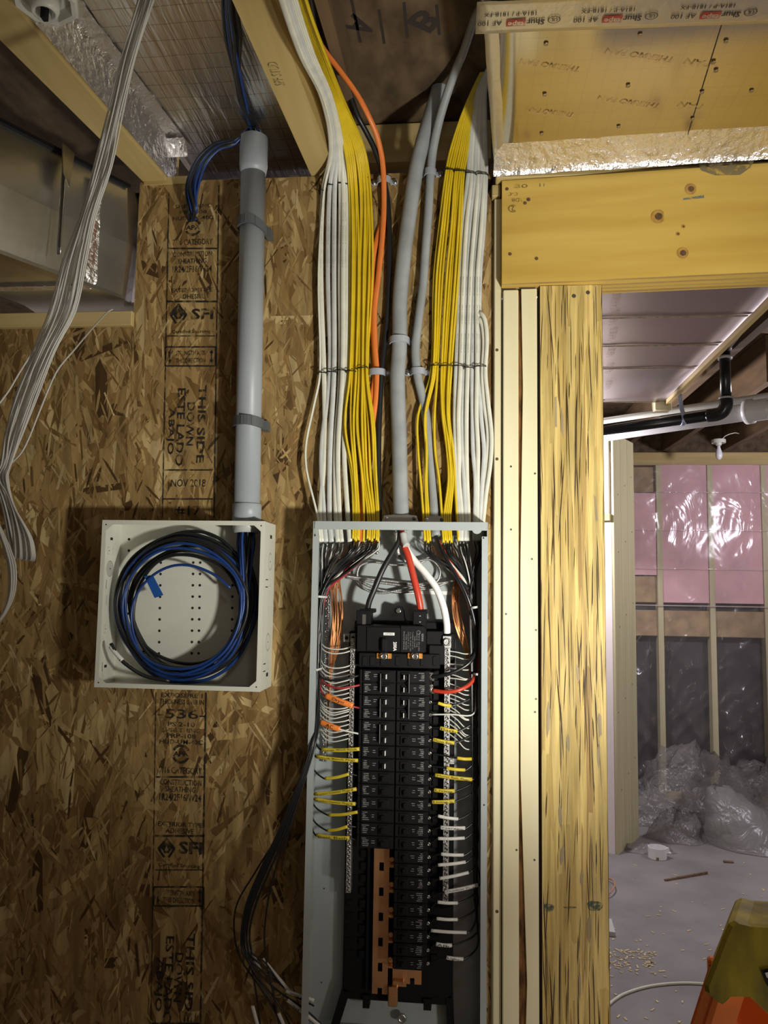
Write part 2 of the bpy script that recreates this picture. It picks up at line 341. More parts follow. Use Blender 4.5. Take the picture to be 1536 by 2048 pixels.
# text: glyph outlines as a flat mesh, size given in metres, in the plane spanned by right/up
def text_into(mb, s, centre, right, up, width=None, height=None, mi=0, bold=0.0):
    cu = bpy.data.curves.new('t', 'FONT'); cu.body = s; cu.align_x = 'CENTER'; cu.size = 1.0; cu.resolution_u = 2
    if bold: cu.offset = bold
    ob = bpy.data.objects.new('t', cu); me = ob.to_mesh()
    vs = [v.co.copy() for v in me.vertices]; fs = [tuple(p.vertices) for p in me.polygons]
    ob.to_mesh_clear(); bpy.data.objects.remove(ob); bpy.data.curves.remove(cu)
    if not vs: return
    x0 = min(v.x for v in vs); x1 = max(v.x for v in vs); y0 = min(v.y for v in vs); y1 = max(v.y for v in vs)
    sx = (width/(x1-x0)) if width else None; sy = (height/(y1-y0)) if height else None
    sx = sx or sy; sy = sy or sx
    right = Vector(right).normalized(); up = Vector(up).normalized(); c = Vector(centre); b = len(mb.v)
    mb.v += [c + right*((v.x-(x0+x1)/2)*sx) + up*((v.y-(y0+y1)/2)*sy) for v in vs]
    for f in fs: mb.f.append(tuple(b+i for i in f)); mb.m.append(mi); mb.sm.append(False)
def strands(verts, faces, cols, n, region, lrange, wrange, ang, palette, depth, plane, pointed=0.25, clampz=None):
    """lay n thin strands over a rectangle region=(u0,u1,v0,v1); plane(u,v,h)->world"""
    u0,u1,v0,v1 = region
    for k in range(n):
        L = random.uniform(*lrange); W = random.uniform(*wrange)
        a = ang(); cu = random.uniform(u0-.02,u1+.02); cv = random.uniform(v0-.02,v1+.02); h = depth*(0.15+0.85*k/n)
        ca, sa = math.cos(a), math.sin(a); j = lambda q: random.uniform(-q,q)
        if random.random() < pointed:
            pl = [(-L/2, j(W*.2)), (-L/4, -W*.45), (L*.2, -W/2), (L/2, j(W*.3)), (L*.25, W*.5), (-L*.25, W*.42)]
        else:
            pl = [(-L/2+j(W*.6), -W/2), (L/2+j(W*.6), -W/2+j(W*.15)), (L/2+j(W*.9), j(W*.2)), (L/2+j(W*.6), W/2+j(W*.1)), (0, W/2+j(W*.12)), (-L/2+j(W*.6), W/2), (-L/2+j(W*.9), j(W*.2))]
        c = palette(); b = len(verts)
        tl = random.uniform(-.0006,.0006)
        pts = []
        for (p, q) in pl:
            u = cu + p*sa + q*ca; v = cv + p*ca - q*sa
            u = min(max(u,u0),u1); v = min(max(v,v0),v1)
            pts.append(plane(u, v, h + tl*(q/W)))
        verts += pts; cols += [c]*len(pts); faces.append(tuple(range(b,b+len(pts))))
def attr_object(name, verts, faces, cols, material, parent=None):
    lo = [min(v[i] for v in verts) for i in range(3)]; hi = [max(v[i] for v in verts) for i in range(3)]
    org = Vector(((lo[0]+hi[0])/2, (lo[1]+hi[1])/2, lo[2]))
    me = bpy.data.meshes.new(name); me.from_pydata([tuple(Vector(v)-org) for v in verts], [], faces)
    ca = me.color_attributes.new('Col', 'FLOAT_COLOR', 'POINT'); ca.data.foreach_set('color', [x for c in cols for x in (*c,1.0)])
    me.materials.append(MT[material]); me.update(); return link(name, me, org, parent)
def slab(verts, faces, cols, lo, hi, c):
    b = len(verts); x0,y0,z0 = lo; x1,y1,z1 = hi
    verts += [Vector(p) for p in [(x0,y0,z0),(x1,y0,z0),(x1,y1,z0),(x0,y1,z0),(x0,y0,z1),(x1,y0,z1),(x1,y1,z1),(x0,y1,z1)]]; cols += [c]*8
    for f in ((3,2,1,0),(4,5,6,7),(0,1,5,4),(1,2,6,5),(2,3,7,6),(3,0,4,7)): faces.append(tuple(b+i for i in f))
def px(scale_at_y, n): return n*(scale_at_y-CAM.y)/F_PX      # n photograph pixels, in metres, on the plane y
XR = Vector((1,0,0)); ZU = Vector((0,0,1)); OUT = Vector((0,-1,0))
# ================================================================== the setting
def palette_osb():
    r = random.random(); k = random.uniform(.88,1.12)
    if r < .14: c = (.47,.335,.150)
    elif r < .55: c = (.36,.24,.098)
    elif r < .78: c = (.29,.18,.068)
    elif r < .925: c = (.19,.11,.038)
    elif r < .965: c = (.085,.045,.016)
    else: c = (.56,.43,.22)
    return (c[0]*k*.90, c[1]*k*.88, c[2]*k*.82)
XL, XO = -1.60, -0.785          # left end of the wall, edge of the opening for the duct
ZO, ZT = 2.147, 2.470           # sill of the opening, top of the sheathing
XE = 0.062                      # right edge of the sheathing
V, Fc, Cc = [], [], []
slab(V, Fc, Cc, (XL,0.0,0.0), (XO,0.012,ZO), (.24,.14,.055)); slab(V, Fc, Cc, (XO,0.0,0.0), (XE,0.012,ZT), (.24,.14,.055))
wp = lambda u, v, h: Vector((u, -h, v))
ang = lambda: random.gauss(0,.42) if random.random() < .78 else random.uniform(-1.57,1.57)
for reg, n in (((XL,XO,0.35,ZO), 4200), ((XO,XE,0.35,ZT), 5600)):
    strands(V, Fc, Cc, n, reg, (.05,.15), (.010,.034), ang, palette_osb, 0.0018, wp)
    strands(V, Fc, Cc, n//2, reg, (.02,.08), (.002,.007), lambda: random.uniform(-.8,.8), palette_osb, 0.0004, lambda u,v,h: Vector((u,-.0019-h,v)), .6)
wall = struct(attr_object('wall_back', V, Fc, Cc, 'osb'))
tag(wall, 'oriented strand board wall carrying the breaker panel, conduit and white box', 'wall')

# printed stamps on the board
WS = -0.0027
def on_wall(px_, py_): return PY(px_, py_, WS)
def hline(mb, x0, x1, y, th=3.0):
    a = on_wall(x0, y); b = on_wall(x1, y); t = px(0, th)/2
    mb.quad([a-ZU*t, b-ZU*t, b+ZU*t, a+ZU*t])
def vline(mb, p0, p1, th=2.5):
    a = on_wall(*p0); b = on_wall(*p1); t = px(0, th)/2
    mb.quad([b-XR*t, b+XR*t, a+XR*t, a-XR*t])
def wtext(mb, s, cx, cy, w_, h_, rot=False, bold=0.012):
    c = on_wall(cx, cy)
    if rot: text_into(mb, s, c, -ZU, XR, px(0,w_), px(0,h_), bold=bold)
    else: text_into(mb, s, c, XR+ZU*-.0, ZU, px(0,w_), px(0,h_), bold=bold)
def ring_mark(mb, cx, cy, r0, r1, a0, a1, n=14):
    c = on_wall(cx, cy)
    for k in range(n):
        t0 = math.radians(a0+(a1-a0)*k/n); t1 = math.radians(a0+(a1-a0)*(k+1)/n)
        P = lambda r,t: c + XR*(px(0,r)*math.cos(t)) + ZU*(px(0,r)*math.sin(t))
        mb.quad([P(r0,t0), P(r1,t0), P(r1,t1), P(r0,t1)])
def stamp(x, y, first, k=0.0):
    """x = centre of the column at height y of its first line; the column leans with the picture by k px per px"""
    X = lambda yy: x + k*(yy-y)
    mb = MB()
    if first: rows = [('SHEATHING',412,80,8),('PRP-108',424,60,8),('HUD-UM-40C',436,90,9)]; o = 0
    else: rows = [('EXPOSURE 1',1391,86,9),('THICKNESS 0.418 IN',1404,92,10),('-536-',1428,100,19),('PS 2-10',1449,56,9),('SHEATHING',1461,80,9),('PRP-108',1472,60,9),('HUD-UM-40C',1484,90,9)]; o = 1057
    for s, yy, ww, hh in rows: wtext(mb, s, X(yy), yy, ww, hh)
    B = lambda yy: yy+o
    ay = 455 if first else 1508
    ring_mark(mb, X(ay), ay, 14, 19, 25, 155); ring_mark(mb, X(ay), ay, 14, 19, 205, 335); wtext(mb, 'APA', X(ay), ay, 32, 10, bold=.03)
    wtext(mb, '7/16 CATEGORY', X(B(484)), B(484), 88, 13)
    hline(mb, X(B(497))-49, X(B(497))+49, B(497), 3.5)
    wtext(mb, 'CONSTRUCTION', X(B(508)), B(508), 86, 11); wtext(mb, 'SHEATHING', X(B(522)), B(522), 62, 11); wtext(mb, '1R24/2F16/W24', X(B(538)), B(538), 86, 14)
    e = 580 if first else 1649
    wtext(mb, 'EXTERIOR TYPE', X(e), e, 90, 9); wtext(mb, 'ADHESIVE', X(e+13), e+13, 58, 10); hline(mb, X(e+23)-50, X(e+23)+50, e+23, 4)
    s_ = 628 if first else 1696
    c = X(s_)-26
    for q in (18, 10):
        for dx in (-1,1):
            a = on_wall(c, s_-q*1.2); b = on_wall(c+dx*q, s_); d = on_wall(c+dx*(q-5), s_+6); f = on_wall(c, s_-q*1.2+7)
            mb.quad([a,b,d,f] if dx > 0 else [a,f,d,b])
            g = on_wall(c+dx*q, s_+2); h = on_wall(c+dx*(q*.35), s_+q*1.1); i = on_wall(c+dx*(q*.35)-dx*4, s_+q*1.1-2); j = on_wall(c+dx*(q-5), s_+2)
            mb.quad([g,h,i,j] if dx > 0 else [g,j,i,h])
    wtext(mb, 'SFI', X(s_)+22, s_, 48, 24, bold=.03)
    wtext(mb, 'Certified Sourcing', X(s_+36), s_+36, 84, 9); hline(mb, X(s_+44)-48, X(s_+44)+48, s_+44, 2)
    bx = 713 if first else 1793; h2 = 19; w2 = 50
    cx = X(bx)
    for yy in (bx-h2, bx+h2): hline(mb, cx-w2, cx+w2, yy, 3)
    for xx in (cx-w2, cx+w2): vline(mb, (xx, bx-h2), (xx, bx+h2), 3)
    wtext(mb, 'STRENGTH AXIS', cx, bx-7, 64, 10); wtext(mb, 'THIS DIRECTION', cx, bx+8, 64, 10)
    for sx in (-42, 42):
        vline(mb, (cx+sx, bx-9), (cx+sx, bx+9), 3)
        for d in (-1,1):
            a = on_wall(cx+sx, bx+d*14); b = on_wall(cx+sx-4, bx+d*7); g = on_wall(cx+sx+4, bx+d*7); mb.quad([a,b,g] if d < 0 else [a,g,b])
    r = 848 if first else 1955
    for s, dx, w_, dy in (('THIS SIDE', 24, 165, 0), ('DOWN', 2, 92, 0), ('ESTE LADO', -18, 165, 6), ('ABAJO', -38, 100, 14)):
        wtext(mb, s, X(r)+dx, r+dy, w_, 17, rot=True, bold=.02)
    hline(mb, X(r+92)-50, X(r+92)+50, r+92, 3)
    if first:
        wtext(mb, 'NOV 2018', X(966), 966, 74, 16); hline(mb, X(998)-50, X(998)+50, 998, 3); wtext(mb, '#17', X(1022), 1022, 54, 22)
        vline(mb, (338,385), (325,1035), 2.5); vline(mb, (438,370), (428,1035), 3)
    else:
        vline(mb, (312,1385), (302,2040), 2); vline(mb, (412,1385), (401,2045), 3.5)
    return mb.build('printed_stamp', 'ink', wall)
stamp(387, 400, True, -0.018); stamp(364, 1391, False, -0.016)

def plain(name, lo, hi, m): 
    return struct(MB().box(lo, hi).build(name, m))
tag(plain('floor', (-2.6,-3.0,-0.1), (4.2,4.75,0.0), 'concrete'), 'grey concrete basement floor', 'floor')
tag(plain('wall_far', (-2.6,4.56,0.0), (4.2,4.70,2.84), 'foundation'), 'dark foundation wall behind the insulated studs', 'wall')
tag(plain('wall_left', (-2.6,-3.0,0.0), (-2.5,4.56,2.84), 'plain_wall'), 'left basement wall', 'wall')
tag(plain('wall_right', (4.1,-3.0,0.0), (4.2,4.56,2.84), 'plain_wall'), 'right basement wall', 'wall')
tag(plain('wall_rear', (-2.5,-3.0,0.0), (4.1,-2.9,2.655), 'plain_wall'), 'basement wall behind the photographer', 'wall')
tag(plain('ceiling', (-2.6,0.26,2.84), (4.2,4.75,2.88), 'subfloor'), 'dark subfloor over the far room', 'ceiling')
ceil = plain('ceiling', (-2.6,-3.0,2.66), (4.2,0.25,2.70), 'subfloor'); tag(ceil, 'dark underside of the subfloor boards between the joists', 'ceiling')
mb = MB()
for s, x0, x1, yy, h_ in (('A', 700, 740, 52, 34), ('B', 832, 868, 42, 34)):
    c = PZ((x0+x1)/2, yy, 2.6593); text_into(mb, s, c, XR*.6+Vector((0,-.8,0)), XR*.8+Vector((0,.6,0)), .05, .06, bold=.03)
for x0, y0, x1, y1 in ((700,0,718,85),(755,20,766,88),(805,5,812,75),(870,10,876,70)):
    a = PZ(x0,y0,2.6593); b = PZ(x1,y1,2.6593); mb.quad([a, b, b+XR*.006, a+XR*.006])
mb.build('printed_stamp', 'ink_dark', ceil)

# ------------------------------------------------------------------ lumber
def board(name, lo, hi, m, label, cat='board', bev=.002, group=None, extra=None):
    mb = MB().box(lo, hi, 0, bev)
    if extra: extra(mb)
    o = mb.build(name, m); return tag(o, label, cat, group)
def pxx(p, y, yy=1300): return PY(p, yy, y).x
YP = -0.030
# strip of a stud edge showing beside the sheathing
board('wall_stud', (XE+.002,-.018,0), (pxx(1004,YP)-.0005,.09,2.392), ['pine','knot'], 'narrow pale stud edge right beside the strand board', 'stud',
      extra=lambda mb: [mb.disc(PY(994,yy,-.0185), OUT, .0035, 10, 1) for yy in (918,1823,700)])
def nails(lst, y):
    def f(mb):
        for p, q in lst: mb.disc(PY(p,q,y-.0003), OUT, .0024, 8, 1)
    return f
# two light studs, the second with a bark edge
xa, xb, xc, xd = pxx(1005.5,YP), pxx(1037.5,YP), pxx(1041,YP), pxx(1076,YP)
board('wall_stud', (xa,YP,0), (xb,.06,2.172), ['pine','nail'], 'smooth pale stud left of the stud with the bark edge', 'stud', extra=nails([(1022,933),(1022,1059),(1012,1228),(1033,1700)],YP))
mb = MB()
def edge_x(z):            # left edge of the second stud wanders where the bark is
    t = lambda c, w_, a: a*max(0, 1-abs(z-c)/w_)
    return xc + t(0.70,.42,.013) + t(1.95,.40,.006)
zs = [0,.3,.45,.55,.62,.70,.78,.88,1.0,1.12,1.4,1.55,1.7,1.85,1.95,2.05,2.172]
for a, b in zip(zs[:-1], zs[1:]):
    mb.hexa([(edge_x(a),YP-.001,a),(xd,YP-.001,a),(xd,.06,a),(xc,.06,a),(edge_x(b),YP-.001,b),(xd,YP-.001,b),(xd,.06,b),(xc,.06,b)])
for p, q in [(1070,947),(1064,1118),(1072,1260),(1072,1398),(1069,1720),(1070,1424)]: mb.disc(PY(p,q,YP-.0013), OUT, .0024, 8, 1)
st2 = tag(mb.build('wall_stud', ['pine','nail']), 'pale stud with a brown bark edge, against the streaky post', 'stud')
mb = MB(); n = len(zs)
for a, b in zip(zs[:-1], zs[1:]):
    mb.hexa([(xb+.0006,YP+.010,a),(edge_x(a)+.002,YP+.003,a),(edge_x(a)+.002,.02,a),(xb+.0006,.02,a),(xb+.0006,YP+.010,b),(edge_x(b)+.002,YP+.003,b),(edge_x(b)+.002,.02,b),(xb+.0006,.02,b)])
mb.build('bark_edge', 'bark', st2)
# parallel strand post
x0, x1 = 0.1645, 0.2985
V, Fc, Cc = [], [], []
slab(V, Fc, Cc, (x0,YP,0), (x1,.105,2.178), (.20,.12,.035))
def pal_psl():
    r = random.random(); k = random.uniform(.85,1.12)
    if r < .66: c = (.56,.42,.15)
    elif r < .93: c = (.47,.335,.105)
    elif r < .992: c = (.34,.22,.075)
    else: c = (.09,.055,.025)
    return tuple(q*k for q in c)
strands(V, Fc, Cc, 900, (x0,x1,0.0,2.178), (.18,.62), (.007,.017), lambda: random.gauss(0,.018), pal_psl, .0016, lambda u,v,h: Vector((u,YP-h,v)), .6)
strands(V, Fc, Cc, 240, (x0,x1,0.3,2.178), (.04,.20), (.0008,.0024), lambda: random.gauss(0,.03), lambda: (.06,.035,.015), .0003, lambda u,v,h: Vector((u,YP-.0018-h,v)), 1.0)
strands(V, Fc, Cc, 16, (x0+.01,x1-.01,0.5,2.1), (.03,.08), (.004,.009), lambda: random.gauss(0,.05), lambda: (.34,.27,.16), .0003, lambda u,v,h: Vector((u,YP-.0022-h,v)), .8)
strands(V, Fc, Cc, 700, (-.03,.105,0.0,2.178), (.18,.62), (.007,.017), lambda: random.gauss(0,.018), pal_psl, .0010, lambda u,v,h: Vector((x1+h,u,v)), .6)
post = tag(attr_object('timber_post', V, Fc, Cc, 'psl'), 'thick yellow post of dark-streaked wood strands beside the doorway', 'post')
mb = MB()
for p, q in ((1148,592),(1176,585)): mb.disc(PY(p,q,YP-.0024), OUT, .0045, 10)
mb.build('nail', 'nail', post)
GREEN = ink_mat('green_lumber_paint', (.03,.075,.06), .6, 120)
for cx, cy, w_, h_ in ((1098,1815,26,16),(1190,1812,34,22),(1140,1815,30,4)):
    a = [on for on in [PY(cx+w_/2*math.cos(t)*(.8+.3*random.random()), cy+h_/2*math.sin(t)*(.8+.3*random.random()), YP-.0026) for t in [-2*math.pi*i/12 for i in range(12)]]]
    mb = MB(); mb.quad(a); mb.build('paint_mark', GREEN, post)
mb = MB(); text_into(mb, 'ESTIONS', Vector((x1+.0016, .0, PY(1202,900,0).z)), -ZU, Vector((0,-1,0)), .09, .012, bold=.02); mb.build('printed_stamp', 'ink_dark', post)
# header beam
ha, hb = PZ(1005,360,2.42), PZ(1536,322,2.42); hc, hd = PZ(1005,568,2.18), PZ(1536,545,2.18)
yl = (ha.y+hc.y)/2; yr = (hb.y+hd.y)/2; sl = (yr-yl)/(hb.x-ha.x); xe = 1.75
hy = lambda x: yl + sl*(x-ha.x)
mb = MB(); xl = ha.x-.001; z0, z1 = 2.1795, 2.419; T = .088
P = lambda x, d, z: (x, hy(x)+d, z)
mb.hexa([P(xl,0,z0),P(xe,0,z0),P(xe,T,z0),P(xl,T,z0),P(xl,0,z1),P(xe,0,z1),P(xe,T,z1),P(xl,T,z1)])
def hp(p_, q_, off=.0004):
    d = ray(p_, q_); # intersect with the header's face
    t = (hy(0)-CAM.y)/(d.y - sl*d.x); return CAM + d*t + Vector((0,-off,0))
for p_, q_, r in ((1382,378,.0085),(1317,433,.0105),(1366,506,.0085),(1367,453,.003),(1356,468,.003)):
    mb.disc(hp(p_,q_), OUT, r*1.5, 14, 2, .0003); mb.disc(hp(p_,q_,.0006), OUT, r*.8, 14, 1, .0003)
for p_, q_, r in ((1057,399,.0045),(1014,378,.004),(1020,508,.004),(1073,517,.004),(1050,406,.004)): mb.disc(hp(p_,q_), OUT, r, 10, 1, .0004)
MT['knot_halo'] = mat('knot_halo', (0.38,0.21,0.04), 0.5, var=.2, vscale=80)
hdr = tag(mb.build('header_beam', ['header','knot','knot_halo']), 'wide yellow laminated beam with dark knots above the doorway', 'beam')
mb = MB()
for k, (za, zb) in enumerate(((0,.003),(.0065,.0085),(.0125,.015),(.02,.022))):     # veneer lines under the beam are part of its edge
    mb.hexa([P(xl,T-za*3.6-.008,z0-.0008),P(xe,T-za*3.6-.008,z0-.0008),P(xe,T-zb*3.6-.008,z0-.0008),P(xl,T-zb*3.6-.008,z0-.0008),P(xl,T-za*3.6-.008,z0+.001),P(xe,T-za*3.6-.008,z0+.001),P(xe,T-zb*3.6-.008,z0+.001),P(xl,T-zb*3.6-.008,z0+.001)])
mb.build('veneer_edge', 'header_edge', hdr)
mb = MB(); upd = lambda: None
def htext(s, p_, q_, w_, h_, flip=True):
    r = XR*(-1 if flip else 1); u = ZU*(-1 if flip else 1); text_into(mb, s, hp(p_,q_), r, u, px(-.05,w_), px(-.05,h_), bold=.01)
htext('LADB', 1038, 400, 30, 8); htext('CC-C', 1030, 388, 28, 7); htext('2.0E', 1052, 372, 50, 8); htext('11', 1084, 370, 10, 7)
c = hp(1026,417); 
for k in range(16):
    t0, t1 = 2*math.pi*k/16, 2*math.pi*(k+1)/16; Q = lambda r,t: c + XR*(r*1.2*math.cos(t)) + ZU*(r*math.sin(t)); mb.quad([Q(.007,t0),Q(.009,t0),Q(.009,t1),Q(.007,t1)])
htext('2', 1026, 417, 7, 11)
mb.build('printed_stamp', ink_mat('brown_lumber_stamp', (.16,.09,.02), .55, 90), hdr)
mb = MB()
mb.quad([hp(1366,400), hp(1408,396), hp(1408,390), hp(1366,397)]); mb.build('chalk_mark', ink_mat('blue_chalk', (.12,.17,.20), .6, 150), hdr)
mb = MB(); mb.quad([hp(*q) for q in ((1396,329),(1402,341),(1430,351),(1480,350),(1500,336),(1508,322))][::-1]); mb.build('glue_smear', ink_mat('grey_glue', (.20,.16,.08), .45, 60), hdr)
board('top_plate', (XE+.004,-.055,2.421), (1.75,.09,2.438), ['pine_x'], 'thin pale wood strip along the top of the yellow beam', 'board')
board('filler_block', (XE-.004,-.028,2.393), (ha.x-.003,.09,2.4205), ['pine_x'], 'small grey wood block at the left end of the yellow beam', 'block')
# jamb closing the doorway outside the frame
plain('wall_right_partition', (1.75,-.03,0), (4.1,.09,2.655), 'plain_wall')['label'] = 'partition wall right of the doorway'

# ------------------------------------------------------------------ joists and blocking
JB = 2.472
def joist(name, pts, zt, m, label, yend=None, cat='joist'):
    """pts: near-left, near-right, far-right, far-left corners of the underside"""
    a,b,c,d = [Vector((p[0],p[1],0)) for p in pts]; up = ZU
    P = [a,b,c,d]; mb = MB(); mb.hexa([p+ZU*JB for p in P]+[p+ZU*zt for p in P]); return tag(mb.build(name, m), label, cat)
def ext(p, q, y):  # point on line p-q at y
    t = (y-p.y)/(q.y-p.y); r = p+(q-p)*t; return (r.x, y)
c1, c2 = PZ(613,330,JB), PZ(464,0,JB); c3, c4 = PZ(656,305,JB), PZ(541,0,JB)
center = joist('floor_joist', [ext(c1,c2,-1.6), ext(c3,c4,-1.6), ext(c3,c4,0.0), ext(c1,c2,0.0)], 2.655, ['pine_y'], 'pale joist running over the wall beside the left cable bundle')
mb = MB(); text_into(mb, 'SPF STUD', PZ(552,148,JB-.0004), Vector((0,-1,0)), Vector((-1,0,0)), .07, .02, bold=.01); mb.build('printed_stamp', ink_mat('faint_joist_stamp', (.12,.10,.06), .8, 120), center)
l1, l2 = PZ(280,357,JB), PZ(0,80,JB); l3, l4 = PZ(317,343,JB), PZ(60,50,JB)
leftj = joist('floor_joist', [ext(l1,l2,-1.6), ext(l3,l4,-1.6), ext(l3,l4,0.06), ext(l1,l2,0.06)], 2.655, ['pine_y','knot'], 'pale joist above the metal duct, with a silver-taped side')
tag(MB().box((-.305,.10,2.555),(.06,.14,2.655),0,.001).build('blocking', ['pine_x','knot']), 'pale wood blocking behind the cables at the top of the wall', 'block')
tag(MB().box((-.72,.225,2.30),(1.5,.24,2.56)).build('rim_gap_board', 'dark_wood'), 'dark board added to fill the shaded void below the pale blocking', 'board')  # added plank, coloured dark to stand in for the shaded void
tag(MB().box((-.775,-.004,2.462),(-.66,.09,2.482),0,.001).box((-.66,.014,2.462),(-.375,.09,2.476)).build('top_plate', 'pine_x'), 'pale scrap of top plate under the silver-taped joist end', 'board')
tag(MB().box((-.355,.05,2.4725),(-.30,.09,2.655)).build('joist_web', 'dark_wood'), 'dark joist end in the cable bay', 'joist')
mb = MB(); q = [PZ(628,0,2.57), PZ(655,0,2.57), PZ(706,195,2.57), PZ(690,205,2.57)]
tag(mb.prism(q[::-1], (0,0,.088)).build('nailing_strip', 'dark_wood'), 'greyish wood strip under the dark subfloor beside the orange cable', 'board')
mb = MB().box((-1.6,-.016,2.112),(XO+.002,.09,ZO),0,.002)
tag(mb.build('sill_board', 'pine_x'), 'pale sill board under the metal duct opening', 'board')

# ------------------------------------------------------------------ foil sheets
def sheet(name, corners, nx, ny, m, label, bulge=0.0, noise_amp=0.0, parent=None, thick=.0012, seed=0, cat='foil sheet'):
    a,b,c,d = [Vector(p) for p in corners]; mb = MB(); G = []
    nn = (b-a).cross(d-a).normalized()
    for j in range(ny+1):
        v = j/ny; row = []
        for i in range(nx+1):
            u = i/nx; p = a*(1-u)*(1-v)+b*u*(1-v)+c*u*v+d*(1-u)*v
            h = bulge*math.sin(math.pi*u)*math.sin(math.pi*v)
            if noise_amp: h += noise_amp*mnoise.noise(Vector((p.x*9+seed, p.y*9, p.z*9)))+noise_amp*.5*mnoise.noise(Vector((p.x*28+seed, p.y*28, p.z*28)))
            row.append(p + nn*h)
        G.append(row)
    n0 = len(mb.v)
    for row in G: mb.v += row
    for row in G: mb.v += [p + Vector((0,0,thick)) for p in row]
    N = (nx+1)*(ny+1); ix = lambda i,j: j*(nx+1)+i
    for j in range(ny):
        for i in range(nx):
            f = (ix(i,j), ix(i+1,j), ix(i+1,j+1), ix(i,j+1)); mb.f.append(f); mb.f.append(tuple(N+k for k in f[::-1])); mb.m += [0,0]; mb.sm += [True,True]
    for i in range(nx):
        for j, s in ((0,1),(ny,-1)):
            f = (ix(i,j), ix(i+1,j), N+ix(i+1,j), N+ix(i,j)); mb.f.append(f); mb.m.append(0); mb.sm.append(False)
    for j in range(ny):
        for i in (0,nx):
            f = (ix(i,j), ix(i,j+1), N+ix(i,j+1), N+ix(i,j)); mb.f.append(f); mb.m.append(0); mb.sm.append(False)
    o = mb.build(name, m, parent)
    if parent is None: tag(o, label, cat)
    return o
ZF = 2.446
sa, sb = PZ(990,338,ZF), PZ(965,0,ZF); k = (sb.x-sa.x)/(sb.y-sa.y)
sx = lambda y: sa.x + k*(y-sa.y)
foil = sheet('foil_sheet', [(sx(-1.35),-1.35,ZF),(1.7,-1.35,ZF),(1.7,-.052,ZF),(sx(-.052),-.052,ZF)], 30, 16, 'foil', 'printed silver foil sheet under the joists above the yellow beam', 0.0, .0009)
# crinkled tape along the beam: curls from the sheet down onto the wood
mb = MB(); prof = [(-.152,ZF+.0005),(-.125,ZF-.0022),(-.098,ZF-.005),(-.085,ZF-.010),(-.072,ZF-.012),(-.064,ZF-.018),(-.0605,ZF-.024)]; R = []
for i in range(90):
    x = sa.x-.004 + (1.62)*i/89; row = []
    for j, (yy, zz) in enumerate(prof):
        n_ = mnoise.noise(Vector((x*22, j*.9, 3.1)))*.0035 + mnoise.noise(Vector((x*70, j*1.7, 9)))*.002
        row.append(Vector((x, yy + sl*.8*(x-.05) + n_*.5, zz + n_*min(1,j*.6) - (.002 if 0<j<5 else 0))))
    R.append(row)
mb.rings(R, 0, True, False, closed=False); mb.rings([[p+Vector((0,.001,.0015)) for p in r] for r in R], 0, True, False, closed=False); mb.build('foil_tape', 'tape', foil)
# side tape on the left edge, with a turned-up lip
mb = MB()
R = []
for i in range(30):
    y = -1.35 + 1.27*i/29; n_ = mnoise.noise(Vector((y*18,2,2)))*.002
    R.append([Vector((sx(y)-.001+n_, y, ZF+.034)), Vector((sx(y)-.0015+n_, y, ZF-.001)), Vector((sx(y)+.010, y, ZF-.0025+n_*.3)), Vector((sx(y)+.024, y, ZF+.0004))])
mb.rings(R, 0, True, False, closed=False); mb.rings([[p+Vector((.0008,0,.001)) for p in r] for r in R], 0, True, False, closed=False); mb.build('foil_tape', 'tape_dull', foil)
# printed tape across the sheet near the top of the picture
ta, tb = PZ(975,52,ZF), PZ(1400,36,ZF); tdir = (tb-ta).normalized(); tperp = Vector((0,-1,0)) - tdir*Vector((0,-1,0)).dot(tdir); tperp.normalize()
mb = MB(); TW = .075; tl = 1.2
p0 = ta - tdir*.02 + Vector((0,0,-.0045)) - tperp*.012
tp = sheet('foil_tape', [p0, p0+tperp*TW, p0+tperp*TW+tdir*tl, p0+tdir*tl][::-1], 8, 60, 'tape_dull', None, 0, .0012, foil, -.0005, 5)
def tape_text(mb1, mb2, start, base, n, step):
    for i in range(n):
        c = start + tdir*(step*i) + Vector((0,0,-.0068))
        # upside-down lettering, read from the far side of the tape
        R_, U_ = -tdir, -tperp
        text_into(mb1, 'Shur', c + tdir*.078, R_, U_, .030, .0125, bold=.025)
        text_into(mb1, 'tape', c + tdir*.046 + Vector((0,0,-.0004)), R_, U_, .026, .0125, mi=1, bold=.02)
        a = c + tdir*.030 - tperp*.008; b = c + tdir*.062 - tperp*.008
        mb2.quad([a, b, b+tperp*.016, a+tperp*.016])
        text_into(mb1, 'AF 100', c + tdir*.003, R_, U_, .040, .010, bold=.01)
        text_into(mb1, '181A-P / 181B-FX', c + tdir*.035 + tperp*.020, R_, U_, .085, .008, bold=.01)
        cc = c + tdir*.108 + tperp*.004
        for k_ in range(16):
            t0, t1 = 2*math.pi*k_/16, 2*math.pi*(k_+1)/16; Q = lambda r,t: cc + tdir*(r*math.cos(t)) + tperp*(r*.8*math.sin(t)); mb1.quad([Q(.009,t0),Q(.0105,t0),Q(.0105,t1),Q(.009,t1)])
        text_into(mb1, 'UL', cc, R_, U_, .011, .008, bold=.01)
for rep in range(6):
    m1, m2 = MB(), MB(); tape_text(m1, m2, ta + tperp*.014 + tdir*(.157*rep), None, 1, 0); m1.build('printed_lettering', ['ink_dark', 'tape_dull'], tp); m2.build('printed_bar', 'ink_red', tp)
